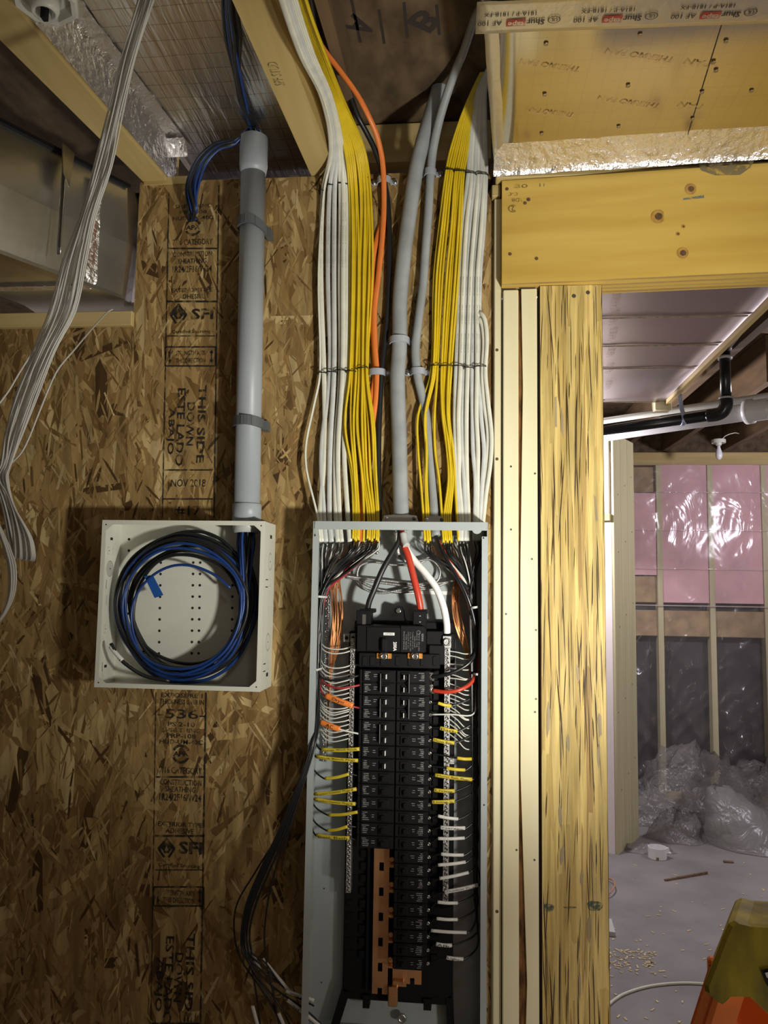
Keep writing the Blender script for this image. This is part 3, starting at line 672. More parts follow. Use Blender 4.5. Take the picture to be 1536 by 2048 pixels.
# second tape strip to the right, crossing at an angle, and the sheet seam with its screws
mb = MB(); s0, s1 = PZ(1446,40,ZF-.0018), PZ(1366,300,ZF-.0018); sd = Vector((1,0,0))*.0012
mb.hexa([s0, s0+sd, s1+sd, s1, s0+ZU*.002, s0+sd+ZU*.002, s1+sd+ZU*.002, s1+ZU*.002]); mb.build('sheet_seam', 'ink_dark', foil)
for p_, q_ in ((1452,83),(1427,125),(1432,142),(1404,185),(1385,238),(1280,70),(1092,88),(1089,190),(1256,172),(1237,254),(1083,268),(1503,182)):
    mb = MB(); mb.lathe(PZ(p_,q_,ZF-.0020), (0,0,-1), [(.0046,0),(.0042,.0012),(.0024,.0014),(.0020,.0006)], 6); mb.build('screw', 'sheet_screw', foil)
for p_, q_, a, w_ in ((1100,135,-.28,.115),(1280,115,-.28,.13),(1100,228,-.28,.10),(1258,208,-.28,.13),(1395,130,-.28,.05),(1380,215,-.28,.05)):
    r = Vector((-math.cos(a), math.sin(a), 0)); u = Vector((math.sin(a), math.cos(a), 0))
    mb = MB(); text_into(mb, 'THERMO PAN' if w_ > .06 else 'PAN', PZ(p_,q_,ZF-.0022), r, u, w_, .016, bold=.03); mb.build('faint_lettering', 'ink_foil', foil)
# foil sheet between the left joists
ZL = 2.575
fl = sheet('foil_sheet', [(l3.x-.06,-1.35,ZL),(c2.x+.02,-1.35,ZL),(c1.x+.01,.20,ZL),(l3.x+.004,.20,ZL)], 14, 26, 'foil_left', 'ribbed silver foil sheet between the two pale joists on the left', 0, .003)
mb = MB(); R = []
for i in range(46):
    y = -1.3 + 1.335*i/45; xj = l3.x + (l4.x-l3.x)*((y-l3.y)/(l4.y-l3.y)); n_ = mnoise.noise(Vector((y*34,1,5)))*.006 + mnoise.noise(Vector((y*90,1,5)))*.003
    R.append([Vector((xj+.0025, y, JB+.010+n_*.5)), Vector((xj+.004+abs(n_)*.4, y, JB+.020)), Vector((xj+.008+n_*.5, y, ZL-.006)), Vector((xj+.022+n_, y, ZL-.004)), Vector((xj+.046+n_, y, ZL-.0045))])
mb.rings(R, 0, True, False, closed=False); mb.rings([[p+Vector((-.0008,0,.0012)) for p in r] for r in R], 0, True, False, closed=False)
mb.build('foil_tape', 'tape', fl)
mb = MB(); R = []
for i in range(20):
    t = i/19; x = l3.x+.0+.052*t; row = []
    for j, (yy, zz) in enumerate(((-.03,ZL-.012),(-.010,ZL-.02),(-.004,ZL-.034),(-.006,ZL-.046))):
        n_ = mnoise.noise(Vector((x*120, j*2.1, 7)))*.007; row.append(Vector((x, yy+n_, zz+n_*.6)))
    R.append(row)
mb.rings(R, 0, True, False, closed=False); mb.rings([[p+Vector((0,.001,.001)) for p in r] for r in R], 0, True, False, closed=False); mb.build('foil_tape', 'tape', fl)
mb = MB(); R = []
for i in range(20):
    t = i/19; x = -.42+.075*t; row = []
    for j, (yy, zz) in enumerate(((.05,2.50),(.03,2.492),(.012,2.482),(.006,2.468))):
        n_ = mnoise.noise(Vector((x*130, j*2.1, 3)))*.007; row.append(Vector((x, yy+n_, zz+n_*.8)))
    R.append(row)
mb.rings(R, 0, True, False, closed=False); mb.rings([[p+Vector((0,.001,.001)) for p in r] for r in R], 0, True, False, closed=False); mb.build('foil_tape', 'tape', fl)

# ------------------------------------------------------------------ metal duct
DT, DB = 2.452, 2.176
duct = thing('air_duct', 'shiny galvanised metal duct through the wall at the upper left', 'duct', (-.95,0,DB))
ya, yb = -1.25, .75
xr = lambda y: -.800 + .55*y if y < 0 else -.800        # right face leans away towards the viewer
def bulged(A, B, n, m_, amp, normal):
    return [[A(i/n, j/m_) + Vector(normal)*(amp*math.sin(math.pi*min(1,max(0,(i/n*3)%1)))*math.sin(math.pi*j/m_)) for j in range(m_+1)] for i in range(n+1)]
mb = MB(); R = []
NY = 60
for i in range(NY+1):
    y = ya+(yb-ya)*i/NY; row = []
    for j in range(9):
        v = j/8; z = DB+(DT-DB)*v
        seg = ((y+.62)/.52)%1.0
        amp = .020*(1-abs(2*v-1))*(1-abs(2*seg-1))      # cross-broken sheet: a shallow pyramid between the joints
        row.append(Vector((xr(y)+amp, y, z)))
    for j in range(1,7): row.append(Vector((xr(y)-.27*j/6, y, DT)))
    for j in range(1,5): row.append(Vector((xr(y)-.27, y, DT-(DT-DB)*j/4)))
    for j in range(1,6): row.append(Vector((xr(y)-.27+.27*j/6, y, DB)))
    R.append(row)
mb.rings(R, 0, False, True); mb.build('duct_body', 'steel_duct', duct)
mb = MB()
for zz, s in ((DT,1),(DB,-1)):
    for y0, y1 in ((ya,-.02),(.02,yb)):
        mb.hexa([(xr(y0)-.02,y0,zz-.004),(xr(y0)+.012,y0,zz-.004),(xr(y1)+.012,y1,zz-.004),(xr(y1)-.02,y1,zz-.004),(xr(y0)-.02,y0,zz+.004),(xr(y0)+.012,y0,zz+.004),(xr(y1)+.012,y1,zz+.004),(xr(y1)-.02,y1,zz+.004)], 0 if s > 0 else 1)
mb.build('duct_flange', ['black_matte','steel'], duct)
mb = MB(); R = []
for i in range(7):
    y = -.118+.026*i/6; row = []
    for j in range(28):
        t = j/27
        if t < .5: p = Vector((xr(y)+.0145, y, DT-.02-(DT-DB-.02)*t*2))
        else: p = Vector((xr(y)+.012-.26*(t-.5)*2, y, DB-.0055))
        n_ = mnoise.noise(Vector((y*90, t*40, 2)))*.003; row.append(p+Vector((n_,0,n_*.6)))
    R.append(row)
mb.rings(R, 0, True, False, closed=False); mb.rings([[p+Vector((-.001,0,.001)) for p in r] for r in R], 0, True, False, closed=False); mb.build('foil_tape', 'tape', duct)
mb = MB(); text_into(mb, 'AF 100  181A-P / 181B-FX', Vector((xr(-.105)+.0185,-.105,2.30)), -ZU, Vector((0,1,0)), .16, .010, bold=.01); mb.build('printed_lettering', 'ink_red', duct)
a = Vector((xr(-.185)+.030,-.195,DT-.002)); b = Vector((xr(-.185)+.030,-.200,DB+.03))
mb = MB().tube([a,(a+b)/2,b], .011, .003); mb.build('hanger_strap', 'steel', duct)
mb = MB(); q = [a+Vector((.004,-.022,.0)), a+Vector((.010,.022,.0)), a+Vector((.008,.010,-.085)), a+Vector((.004,-.012,-.06))]; mb.prism(q, (-.002,0,0)); mb.build('hanger_clip', 'steel', duct)
tag(MB().box((-1.6,.10,2.10),(-.80,.11,2.47)).build('wall_cavity_back', 'dark_wood'), 'dark cavity board left of the metal duct', 'board') if False else None

# ------------------------------------------------------------------ lampholder on the left joists
def lampholder(loc, r, label, bulb=False, group=None, down=.05, cat='lamp holder'):
    loc = Vector(loc); t = thing('lampholder', label, cat, loc - ZU*down, group)
    mb = MB(); mb.lathe(loc, (0,0,-1), [(r*.62,0),(r*.98,.004),(r,.012),(r*1.0,.026),(r*.93,.030),(r*.80,.028),(r*.72,.012),(r*.45,.012)], 8 if not bulb else 20, 0, False)
    mb.build('base', 'lamp_white', t)
    mb = MB(); mb.lathe(loc-ZU*.010, (0,0,-1), [(r*.45,0),(r*.42,.028),(r*.36,.036),(r*.28,.034),(r*.26,.010)], 18); mb.build('socket', 'lamp_white', t)
    if bulb:
        mb = MB(); mb.lathe(loc-ZU*.042, (0,0,-1), [(r*.22,0),(r*.24,.02),(r*.44,.05),(r*.50,.07),(r*.42,.09),(r*.2,.102),(r*.03,.105)], 18); mb.build('bulb', 'bulb_glass', t)
    else:
        mb = MB(); mb.box((loc.x-.004+.0,loc.y-.006,loc.z-.055),(loc.x+.004,loc.y+.006,loc.z-.018)); mb.build('contact', 'black_plastic', t)
    return t
c = PZ(90,12,2.44); lampholder((c.x,c.y,2.472), .054, 'white empty lampholder under the joist at the upper left', down=.046)
# ================================================================== conduit
CY = -0.045
t0, t1 = PY(508,275,CY), PY(493,1052,CY)
cdir = (t1-t0).normalized()
pipe = thing('conduit', 'wide grey plastic conduit running down into the white box', 'pipe', (t1.x, CY, t1.z))
def along(yy): return t0 + (t1-t0)*((yy-275)/(1052-275.0))
R0 = px(CY, 53)/2
def tube_shell(mb, prof, seg=32):
    mb.lathe(t0, cdir, prof, seg, 0, True, False)
D = lambda yy: (along(yy)-t0).length
mb = MB(); tube_shell(mb, [(R0-.004,D(330)),(R0,D(330)),(R0,D(1015)),(R0-.004,D(1015)),(R0-.004,D(330))]); mb.build('pipe', 'pvc', pipe)
RB = px(CY, 60)/2
mb = MB(); tube_shell(mb, [(RB-.005,D(352)),(RB-.005,D(275)),(RB-.0015,D(274)),(RB,D(277)),(RB,D(338)),(R0+.0008,D(352)),(RB-.005,D(352))]); mb.build('bell_end', 'pvc', pipe)
mb = MB(); tube_shell(mb, [(R0-.002,D(1010)),(RB-.0012,D(1010)),(RB,D(1012)),(RB,D(1047)),(R0-.002,D(1047)),(R0-.002,D(1010))]); mb.build('coupling', 'pvc', pipe)
mb = MB(); tube_shell(mb, [(.021,D(1046)),(RB-.002,D(1046)),(RB-.002,D(1051)),(RB-.003,D(1065)),(.021,D(1065)),(.021,D(1046))]); mb.build('bushing', 'zip', pipe)
def conduit_clamp(yy, tilt, label):
    c = along(yy); th = thing('conduit_clamp', label, 'clamp', (c.x, 0, c.z), 'clamps on the grey conduit')
    mb = MB(); R = []; w_ = .021
    for k in range(21):
        a = math.radians(-22 + 224*k/20)     # open at the wall
        ro, ri = R0+.006, R0+.0006
        d = XR*math.cos(a) + OUT*math.sin(a)
        sh = -tilt*max(0, math.cos(a))**1.3
        q = lambda r, z: Vector((c.x, CY, c.z)) + d*r + ZU*(z+sh)
        R.append([q(ri,-w_/2), q(ro,-w_/2), q(ro,w_/2), q(ri,w_/2)])
    mb.rings(R, 0, False); mb.build('band', 'pvc_dark', th)
    mb = MB()
    for a0 in (62, 102):
        a = math.radians(a0); d = XR*math.cos(a)+OUT*math.sin(a); e = XR*-math.sin(a)+OUT*math.cos(a); o_ = Vector((c.x,CY,c.z)) - ZU*tilt*max(0,math.cos(a))**1.3
        mb.hexa([o_+d*(R0+.0055)+e*s+ZU*z for z in (-w_/2,w_/2) for s, _ in ((-.0012,0),(.0012,0))] [:2] + [o_+d*(R0+.0072)+e*s+ZU*-w_/2 for s in (.0012,-.0012)] + [o_+d*(R0+.0055)+e*s+ZU*w_/2 for s in (-.0012,.0012)] + [o_+d*(R0+.0072)+e*s+ZU*w_/2 for s in (.0012,-.0012)])
    mb.build('rib', 'pvc_dark', th)
    mb = MB().box((c.x+R0-.002, -.030, c.z-w_/2-tilt*.9), (c.x+R0+.011, -.0022, c.z+w_/2-tilt*.9)).box((c.x-R0-.009, -.030, c.z-w_/2), (c.x-R0+.002, -.0022, c.z+w_/2)); mb.build('foot', 'pvc_dark', th)
conduit_clamp(455, .014, 'dark grey clamp twisted around the upper part of the conduit')
conduit_clamp(852, .004, 'dark grey clamp around the lower part of the conduit')

# ================================================================== white box
BX0, BX1, BZ0, BZ1, BD = -.7905, -.4262, 1.2822, 1.6425, .098
box = thing('wiring_box', 'open white metal wiring box holding the coil of blue and black cables', 'box', ((BX0+BX1)/2, 0, BZ0))
mb = MB(); W = .0016
mb.box((BX0,-.0045,BZ0),(BX1,-.0024,BZ1))
def bh(p_, q_, r=.0031): mb.disc(PY(p_,q_,-.0049), OUT, r, 10, 1, .0002)
for i in range(11):
    yy = 1102.5+22.7*i
    if i > 0: bh(322-.45*i, yy+.2); bh(387-.4*i, yy); bh(401-.42*i, yy)
    if 2 < i < 10 : bh(466-.3*i, yy)
    if i < 2 or 4 < i < 8: bh(258-.35*i, yy-24 if i < 2 else yy-34+.0)
mb.disc(PY(288,1307,-.0047), OUT, .013, 20, 2, .0006); mb.disc(PY(287,1303,-.0054), OUT, .003, 10, 1, .0003); mb.disc(PY(287,1309,-.0054), OUT, .0045, 10, 1, .0003)
mb.build('back_plate', ['box_white','hole','emboss'], box)
def ring_rect(mb, x0,x1,z0,z1, wi, ya_, yb_, mi=0):
    mb.box((x0,ya_,z0),(x0+wi,yb_,z1),mi); mb.box((x1-wi,ya_,z0),(x1,yb_,z1),mi); mb.box((x0+wi,ya_,z0),(x1-wi,yb_,z0+wi),mi); mb.box((x0+wi,ya_,z1-wi),(x1-wi,yb_,z1),mi)
mb = MB(); mb.box((BX0,-BD,BZ0),(BX0+W,-.0045,BZ1)); 
def lw(y0, y1, z0, z1, mi=1): mb.box((BX0+W-.0001,y0,z0),(BX0+W+.0004,y1,z1),mi)
for z in (BZ1-.038, BZ0+.040): lw(-.060,-.048,z-.003,z+.003)
for z in (BZ1-.065, BZ0+.122):
    lw(-.070,-.069,z-.008,z+.008,2); lw(-.070,-.060,z+.0075,z+.0085,2); lw(-.070,-.060,z-.0085,z-.0075,2); lw(-.064,-.061,z-.001,z+.001); lw(-.045,-.0440,z-.009,z+.009,2)
for z in (BZ1-.14, BZ0+.04): lw(-.070,-.069,z-.010,z+.010,1)
for z in (BZ1-.105,): mb.lathe((BX0+W,-.055,z),(1,0,0),[(.018,0),(.016,.0005)],20,2); mb.lathe((BX0+W,-.055,z),(1,0,0),[(.002,.0006),(.002,.0008)],6,1)
mb.build('side_panel', ['box_white','hole','emboss'], box)
mb = MB(); mb.box((BX1-W,-BD,BZ0),(BX1,-.0045,BZ1))
def rw(y0, y1, z0, z1, mi=1): mb.box((BX1-.0001,y0,z0),(BX1+.0004,y1,z1),mi)
for z in (BZ1-.030, BZ0+.030): rw(-.052,-.036,z-.004,z+.004)
for z in (BZ1-.125, BZ0+.055): rw(-.080,-.060,z-.0008,z+.0012); rw(-.080,-.060,z-.0165,z-.0145); rw(-.046,-.034,z-.014,z-.0132,2); rw(-.046,-.034,z,z+.0008,2); rw(-.046,-.045,z-.014,z,2); rw(-.035,-.034,z-.014,z,2)
for z in (BZ1-.085, BZ0+.10):
    mb.lathe((BX1,-.045,z),(1,0,0),[(.020,0),(.019,.0006),(.0165,.0006),(.016,.0001)],22,2,caps=False); mb.lathe((BX1,-.045,z),(1,0,0),[(.0015,0),(.0015,.0006)],6,1)
mb.build('side_panel', ['box_white','hole','emboss'], box)
hx0, hx1 = t1.x-.034, t1.x+.034
mb = MB(); mb.box((BX0+W,-BD,BZ1-W),(hx0,-.0045,BZ1)); mb.box((hx1,-BD,BZ1-W),(BX1-W,-.0045,BZ1)) if hx1 < BX1-W else None; mb.box((hx0,-BD,BZ1-W),(min(hx1,BX1-W),-.082,BZ1)); mb.build('top_panel', 'box_white', box)
mb = MB(); mb.box((BX0+W,-BD,BZ0),(BX1-W,-.0045,BZ0+W)); mb.build('bottom_panel', 'box_white', box)
mb = MB(); ring_rect(mb, BX0-.0005,BX1+.0005,BZ0-.0005,BZ1+.0005,.0095,-BD-.0016,-BD)
for sx, cx in ((1,BX0),(-1,BX1)):
    for sz, cz in ((1,BZ0),(-1,BZ1)):
        p = [(cx+sx*.009,-BD-.0016,cz+sz*.009),(cx+sx*.024,-BD-.0016,cz+sz*.009),(cx+sx*.009,-BD-.0016,cz+sz*.022)]
        mb.prism(p if sx*sz > 0 else p[::-1], (0,.0016,0)); mb.disc((cx+sx*.0085,-BD-.0016,cz+sz*.0095), OUT, .0017, 8, 1, .0003)
mb.build('front_lip', ['box_white','hole'], box)
mb = MB(); text_into(mb, 'Leviton', Vector((BX0+W+.0006,-.066,BZ0+.185)), (0,0,-1), (0,-1,0), .022, .006, bold=.02); mb.build('embossed_lettering', 'emboss', box)

# ------------------------------------------------------------------ blue and black cables: through the conduit, coiled in the box
RC = px(-.06, 150); ccx = PY(366,1212,-.06)
def inpipe(yy, dx, dy): c = along(yy); return Vector((c.x+dx, CY+dy, c.z))
def coil_pts(dx, dy, ph_end, r, oy, ox, oz, turns):
    pts = [inpipe(1000,dx,dy), inpipe(1060,dx,dy)]
    P = lambda a, rr: Vector((ccx.x+ox+rr*math.cos(a), oy, ccx.z+oz+rr*math.sin(a)*1.02))
    e = inpipe(1090,dx,dy); pts.append(Vector((e.x, oy*.5+e.y*.5, e.z)))
    a0 = math.radians(8); a1 = a0 - math.radians(360*turns) - ph_end
    n = max(8, int(abs(a1-a0)/math.radians(16)))
    for k in range(n+1):
        a = a0+(a1-a0)*k/n; f = min(1, k/5)
        rr = r*(1.0+.02*math.sin(3*a+ox*300)+.012*math.sin(5*a+oz*200))
        p = P(a, rr); 
        p.x = min(max(p.x, BX0+.008), BX1-.008); p.z = min(max(p.z, BZ0+.008), BZ1-.010)
        p.y = oy + .004*math.sin(2*a+ox*500)
        pts.append(p)
    return pts
random.seed(21)
def place(k, n):
    a = 2.4*k; r = .0205*math.sqrt((k+.6)/n); return r*math.cos(a), r*math.sin(a)
NA, NB = 8, 8
specs = []
topA = [(446,'k'),(452,'b'),(456,'k'),(462,'k'),(467,'b'),(470,'k'),(474,'k'),(459,'b')]
for k in range(NA):
    dx, dy = place(k, 16); x, c = topA[k]
    oy = -.026-.052*(k/NA)-.003
    head = [PZ(x-10,-60,2.535-.003*(k%4))+Vector((0,-.5,0)), PZ(x-6,-60,2.538-.003*(k%4)), PZ(x,20,2.545-.003*(k%4)), PZ(x+5+.3*k,75,2.549-.003*(k%4)), PZ(470+1.4*k,150,2.553-.003*(k%4)), PZ(484+1.4*k,215,2.556-.003*(k%4)), Vector((t0.x+dx*.9, CY+dy*.9, t0.z+.018)), inpipe(330,dx,dy)]
    specs.append((c, head, dx, dy, oy, k))
holeA = PY(385,436,-.006)
for k in range(NB):
    dx, dy = place(k+8, 16); c = 'kbkkbbkb'[k]
    oy = -.030-.050*(k/NB)
    q = k/(NB-1)
    head = [Vector((holeA.x-.012+.024*((k*5%8)/7), .004, holeA.z-.004)), PY(377+16*((k*3%8)/7),420,-.022-.01*(k%3)), PY(373+24*q,372,-.045-.004*(k%3)), PY(392+18*q,322+10*q,-.055), PY(428+9*q,288+12*q,-.062), PY(464+6*q,280+8*q,-.060), Vector((t0.x+dx*.85, CY+dy*.9-.004, t0.z+.012)), inpipe(330,dx,dy)]
    specs.append((c, head, dx, dy, oy, 8+k))
cable_names = {'k': ('coaxial_cable','black_sheath'), 'b': ('network_cable','blue_cable')}
cnt = {'k':0,'b':0}; totals = {'k': 0, 'b': 0}
labs = {}
for i, (c, head, dx, dy, oy, k) in enumerate(specs):
    up = k < 8; fam = (c, up); labs.setdefault(fam, 0); labs[fam] += 1; n_ = labs[fam]
    r = RC*(.80+.028*((k*7)%8)); ox = random.uniform(-.006,.006); oz = random.uniform(-.008,.008)
    turns = (1.75,1.9,2.4,2.25,2.2,1.85,2.6,1.95)[k%8]
    if k == 3: r, ox, oz, turns = RC*.77, .004, -.012, 1.92
    if k == 4: r, ox, oz, turns = RC*.76, .002, -.034, .86
    if k == 13: r, ox, oz, turns = RC*.90, 0, 0, 1.62
    pts = head + coil_pts(dx, dy, random.uniform(0,.5), r, oy, ox, oz, turns)
    w_ = .0076 if c == 'k' else .0062
    nm, mt = cable_names[c]
    where = 'from the joists into the conduit' if up else 'from the conduit top into the wall hole'
    lab = f"{'black coaxial' if c=='k' else 'blue network'} cable {where}, coiled in the white box"
    if k == 3: lab = 'black coaxial cable making the small inner loop in the white box'
    if k == 4: lab = 'blue network cable with the bright blue tape tag in the white box'
    o = MB().tube(pts, w_, sides=8, sub=4).build(nm, mt)
    tag(o, lab, 'cable', 'cables coiled in the white box')
    if k == 4:
        e = pts[-1]; a = PY(290,1150,e.y-.004); mb = MB()
        q = [PY(288,1152,e.y-.005), PY(305,1150,e.y-.005), PY(326,1190,e.y-.005), PY(309,1196,e.y-.005)]
        mb.prism(q, (0,.0025,0)); tp = tag(mb.build('tape_flag', 'blue_tape', o), 'bright blue tape tag')
    if k == 13:
        e = pts[-1]; 
a, b, c = PY(222,1287,-.088), PY(232,1307,-.09), PY(250,1327,-.088)
mb = MB().tube([PY(340,1362,-.07), PY(290,1352,-.078), c, b, a], .0085, sides=8, sub=5); end = tag(mb.build('cable_end', 'black_sheath'), 'loose black cable end with a white sleeve at the lower left of the white box', 'cable')
MB().tube([PY(221,1293,-.0885), b, PY(245,1321,-.089)], .0098, sides=8, sub=5).build('sleeve', 'sleeve_white', end)
mb = MB().tube([PY(430,1330,-.05), PY(400,1340,-.06), PY(359,1343,-.066)], .010, sides=8, sub=5); tag(mb.build('cable_end', 'black_sheath'), 'cut black cable end lying inside the bottom of the coil', 'cable')

# ================================================================== breaker panel
PX0, PX1, PZ0, PZ1, PD = -.3215, .0490, .585, 1.6437, .0985
panel = thing('breaker_panel', 'tall grey open electrical panel full of black breakers', 'electrical panel', ((PX0+PX1)/2, 0, PZ0))
mb = MB(); mb.box((PX0,-.0042,PZ0),(PX1,-.0024,PZ1))
for p_, q_ in ((753,1105),(853,1107)): mb.lathe(PY(p_,q_,-.0042), OUT, [(.005,0),(.0045,.002),(.002,.003)], 10, 1)
mb.disc(PY(648,1777,-.0044), OUT, .0016, 8, 2, .0003); mb.disc(PY(643,1965,-.0044), OUT, .0016, 8, 2, .0003)
mb.build('back_plate', ['panel_grey','steel','hole'], panel)
for sx, x0, x1 in ((1,PX0,PX0+.0016),(-1,PX1-.0016,PX1)):
    mb = MB(); mb.box((x0,-PD,PZ0),(x1,-.0042,PZ1)); 
    f0, f1 = (PX0,PX0+.0125) if sx > 0 else (PX1-.0125,PX1)
    mb.box((f0,-PD-.0014,PZ0),(f1,-PD,PZ1-.030))
    mb.box((f1-.0012 if sx>0 else f0,-PD,PZ0),(f1 if sx>0 else f0+.0012,-PD+.010,PZ1-.030))
    mb.disc(PY(630 if sx>0 else 967, 1071 if sx>0 else 1076,-PD-.0015), OUT, .0018, 8, 1, .0003)
    if sx < 0: mb.disc(PY(968,1610,-PD-.0015), OUT, .0018, 8, 1, .0003)
    mb.build('side_wall', ['panel_grey','hole'], panel)
mb = MB(); mb.box((PX0+.002,-PD,PZ1-.0016),(PX1-.002,-.0042,PZ1)); mb.box((PX0+.004,-PD-.0018,PZ1-.0175),(PX1-.002,-PD,PZ1)); 
c = PY(954,1058,-PD-.0012); mb.prism([(c.x+.0105*math.cos(t),-PD-.0016,c.z-.006*0+.0105*math.sin(t)) for t in [-2*math.pi*k/20 for k in range(20)]], (0,.0014,0))
mb.build('top_rail', 'panel_grey', panel)
mb = MB(); mb.box((PX0,-PD,PZ0),(PX1,-.0042,PZ0+.0016)); mb.build('bottom_wall', 'panel_grey', panel)
XN = lambda p_, q_, y: PY(p_, q_, y).x
# black base
bx0, bx1 = XN(692,1600,-.03), XN(908,1600,-.03); bz0, bz1 = PY(800,1992,-.03).z, PY(800,1236,-.03).z
mb = MB()
mb.box((bx0,-.032,bz0),(bx1,-.012,bz1-.03),0,.003); mb.box((bx0+.012,-.034,bz1-.03),(bx1-.004,-.012,bz1-.006),0,.003)
for k in range(26):
    z = bz1-.06-.0255*k
    mb.box((bx0+.006,-.0345,z-.009),(bx0+.020,-.031,z+.004),1,.001); mb.box((bx0+.034,-.038,z-.010),(bx0+.046,-.031,z+.006),1,.001); mb.box((bx1-.046,-.037,z-.010),(bx1-.032,-.031,z+.006),1,.001)
mb.box((bx0+.050,-.042,bz0+.01),(bx0+.055,-.031,bz1-.12),1); 
# feet that flare at the bottom
for p in ([(bx0,-.032,bz0+.012),(bx0+.016,-.032,bz0+.002),(bx0-.006,-.032,bz0-.07),(bx0-.024,-.032,bz0-.07)], [(bx1-.014,-.032,bz0+.002),(bx1,-.032,bz0+.012),(bx1+.004,-.032,bz0-.07),(bx1-.010,-.032,bz0-.07)]): mb.prism(p[::-1], (0,.02,0))
mb.box((bx0+.002,-.030,bz0-.012),(bx1-.002,-.014,bz0+.004),0)
mb.box((bx0+.044,-.036,bz0-.026),(bx0+.058,-.012,bz0),0); mb.box((bx1-.060,-.036,bz0-.022),(bx1-.044,-.012,bz0),0)
mb.build('black_base', ['black_matte','black_plastic'], panel)
mb = MB().lathe(PY(804,2036,-.02), OUT, [(.010,0),(.009,.004),(.006,.005),(.005,.002)], 14); mb.build('mounting_screw', 'steel', panel)
# copper bus
busx0, busx1 = XN(746,1850,-.045), XN(777,1850,-.045); zt_, zb_ = PY(760,1697,-.045).z, PY(760,1988,-.045).z
mb = MB(); nh = 6; pitch = (1883-1733)/3.0
hz = [PY(762,1733+50.3*k,-.045).z for k in range(6)]
hx0_, hx1_ = XN(757,1850,-.045), XN(766,1850,-.045)
edges = [zt_] + [z for h in hz for z in (h+.0085, h-.0085)] + [zb_]
mb.box((busx0,-.0455,zb_),(hx0_,-.043,zt_)); mb.box((hx1_,-.0455,zb_),(busx1,-.043,zt_))
for k in range(0, len(edges)-1, 2):
    if edges[k] > edges[k+1]: mb.box((hx0_,-.0455,edges[k+1]),(hx1_,-.043,edges[k]))
tabx = XN(790,1850,-.045)
for k in range(5):
    z = PY(780,1722+50.3*k,-.045).z; mb.box((busx1,-.0455,z-.013),(tabx,-.043,z-.001)); mb.box((busx1+.001,-.062,z-.006),(busx1+.012,-.043,z-.002),0,.001); mb.lathe((busx1+.006,-.0455,z+.004),OUT,[(.0065,0),(.006,.003),(.004,.0034)],12)
mb.build('bus_bar', 'copper_bus', panel)
r0, r1, rz0, rz1 = XN(812,1952,-.045), XN(843,1952,-.045), PY(820,1968,-.045).z, PY(820,1936,-.045).z
mb = MB(); nx0, nx1 = XN(820,1960,-.045), XN(829,1960,-.045)
mb.box((r0,-.0455,rz0+.012),(r1,-.043,rz1)); mb.box((r0,-.0455,rz0),(nx0,-.043,rz0+.012)); mb.box((nx1,-.0455,rz0),(r1,-.043,rz0+.012))
mb.box((tabx-.004,-.0475,rz0-.006),(r0+.001,-.045,rz1+.010),0,.001); mb.box((tabx-.002,-.060,rz0+.004),(r0-.004,-.046,rz0+.010),0,.001); mb.box((busx1+.002,-.058,zb_-.018),(tabx+.008,-.044,zb_+.020),0,.002); mb.box((busx1+.004,-.060,zb_+.004),(tabx+.006,-.056,zb_+.008),0)
mb.build('bus_bar', 'copper_bus', panel)
# terminal bars: a bar with a row of screws
def term_bar(p0, p1, w_, n, y, depth, sc=.0036):
    a, b = PY(*p0, y), PY(*p1, y); mb = MB()
    mb.hexa([(a.x-w_/2,y,b.z-.004),(a.x+w_/2,y,b.z-.004),(a.x+w_/2,y+depth,b.z-.004),(a.x-w_/2,y+depth,b.z-.004),(a.x-w_/2,y,a.z+.004),(a.x+w_/2,y,a.z+.004),(a.x+w_/2,y+depth,a.z+.004),(a.x-w_/2,y+depth,a.z+.004)])
    for k in range(n):
        z = a.z+(b.z-a.z)*k/(n-1); c = Vector((a.x+(.0008 if k%2 else -.0008), y, z))
        mb.lathe(c, OUT, [(sc,0),(sc,.0022),(sc*.72,.0028),(sc*.62,.0012)], 10, 1); mb.box((c.x-sc*.6,y-.0022,z-.0004),(c.x+sc*.6,y-.001,z+.0004),2)
    mb.build('terminal_bar', ['alu','chrome','hole'], panel); return a, b
tL = term_bar((706,1280),(700,1782), .0105, 66, -.060, .022)
tR = term_bar((895,1300),(892,1798), .0115, 62, -.060, .022)
tG = term_bar((656,1187),(652,1520), .0085, 44, -.016, .010, .0034)
mb = MB()
for (p_, q_, w_, h_, y) in ((693,1276,13,17,-.050),(706,1276,11,17,-.058),(878,1281,12,24,-.052),(894,1284,17,24,-.066)):
    c = PY(p_,q_,y); mb.box((c.x-px(y,w_)/2,y,c.z-px(y,h_)/2),(c.x+px(y,w_)/2,y+.03,c.z+px(y,h_)/2),0,.001)
    mb.disc((c.x,y-.0002,c.z), OUT, .0042 if p_ != 894 else .001, 10, 1, .0003)
c = PY(894,1284,-.0665); mb.lathe(c, OUT, [(.0085,0),(.0085,.004),(.007,.0055),(.0055,.0055),(.005,.002)], 16, 0); c = PY(903,1522,-.062); mb.box((c.x-.007,-.062,c.z-.007),(c.x+.007,-.05,c.z+.007),0,.001); mb.lathe(c, OUT, [(.0045,0),(.004,.003)], 10, 0)
mb.build('lug_block', ['alu','hole'], panel)
mb = MB(); q = [PY(p_,q_,-.0048) for p_, q_ in ((812,1180),(906,1183),(906,1190),(812,1187))]; mb.quad(q[::-1]); mb.build('paper_label', 'print_white', panel)
for p_ in ((640,1352),): pass
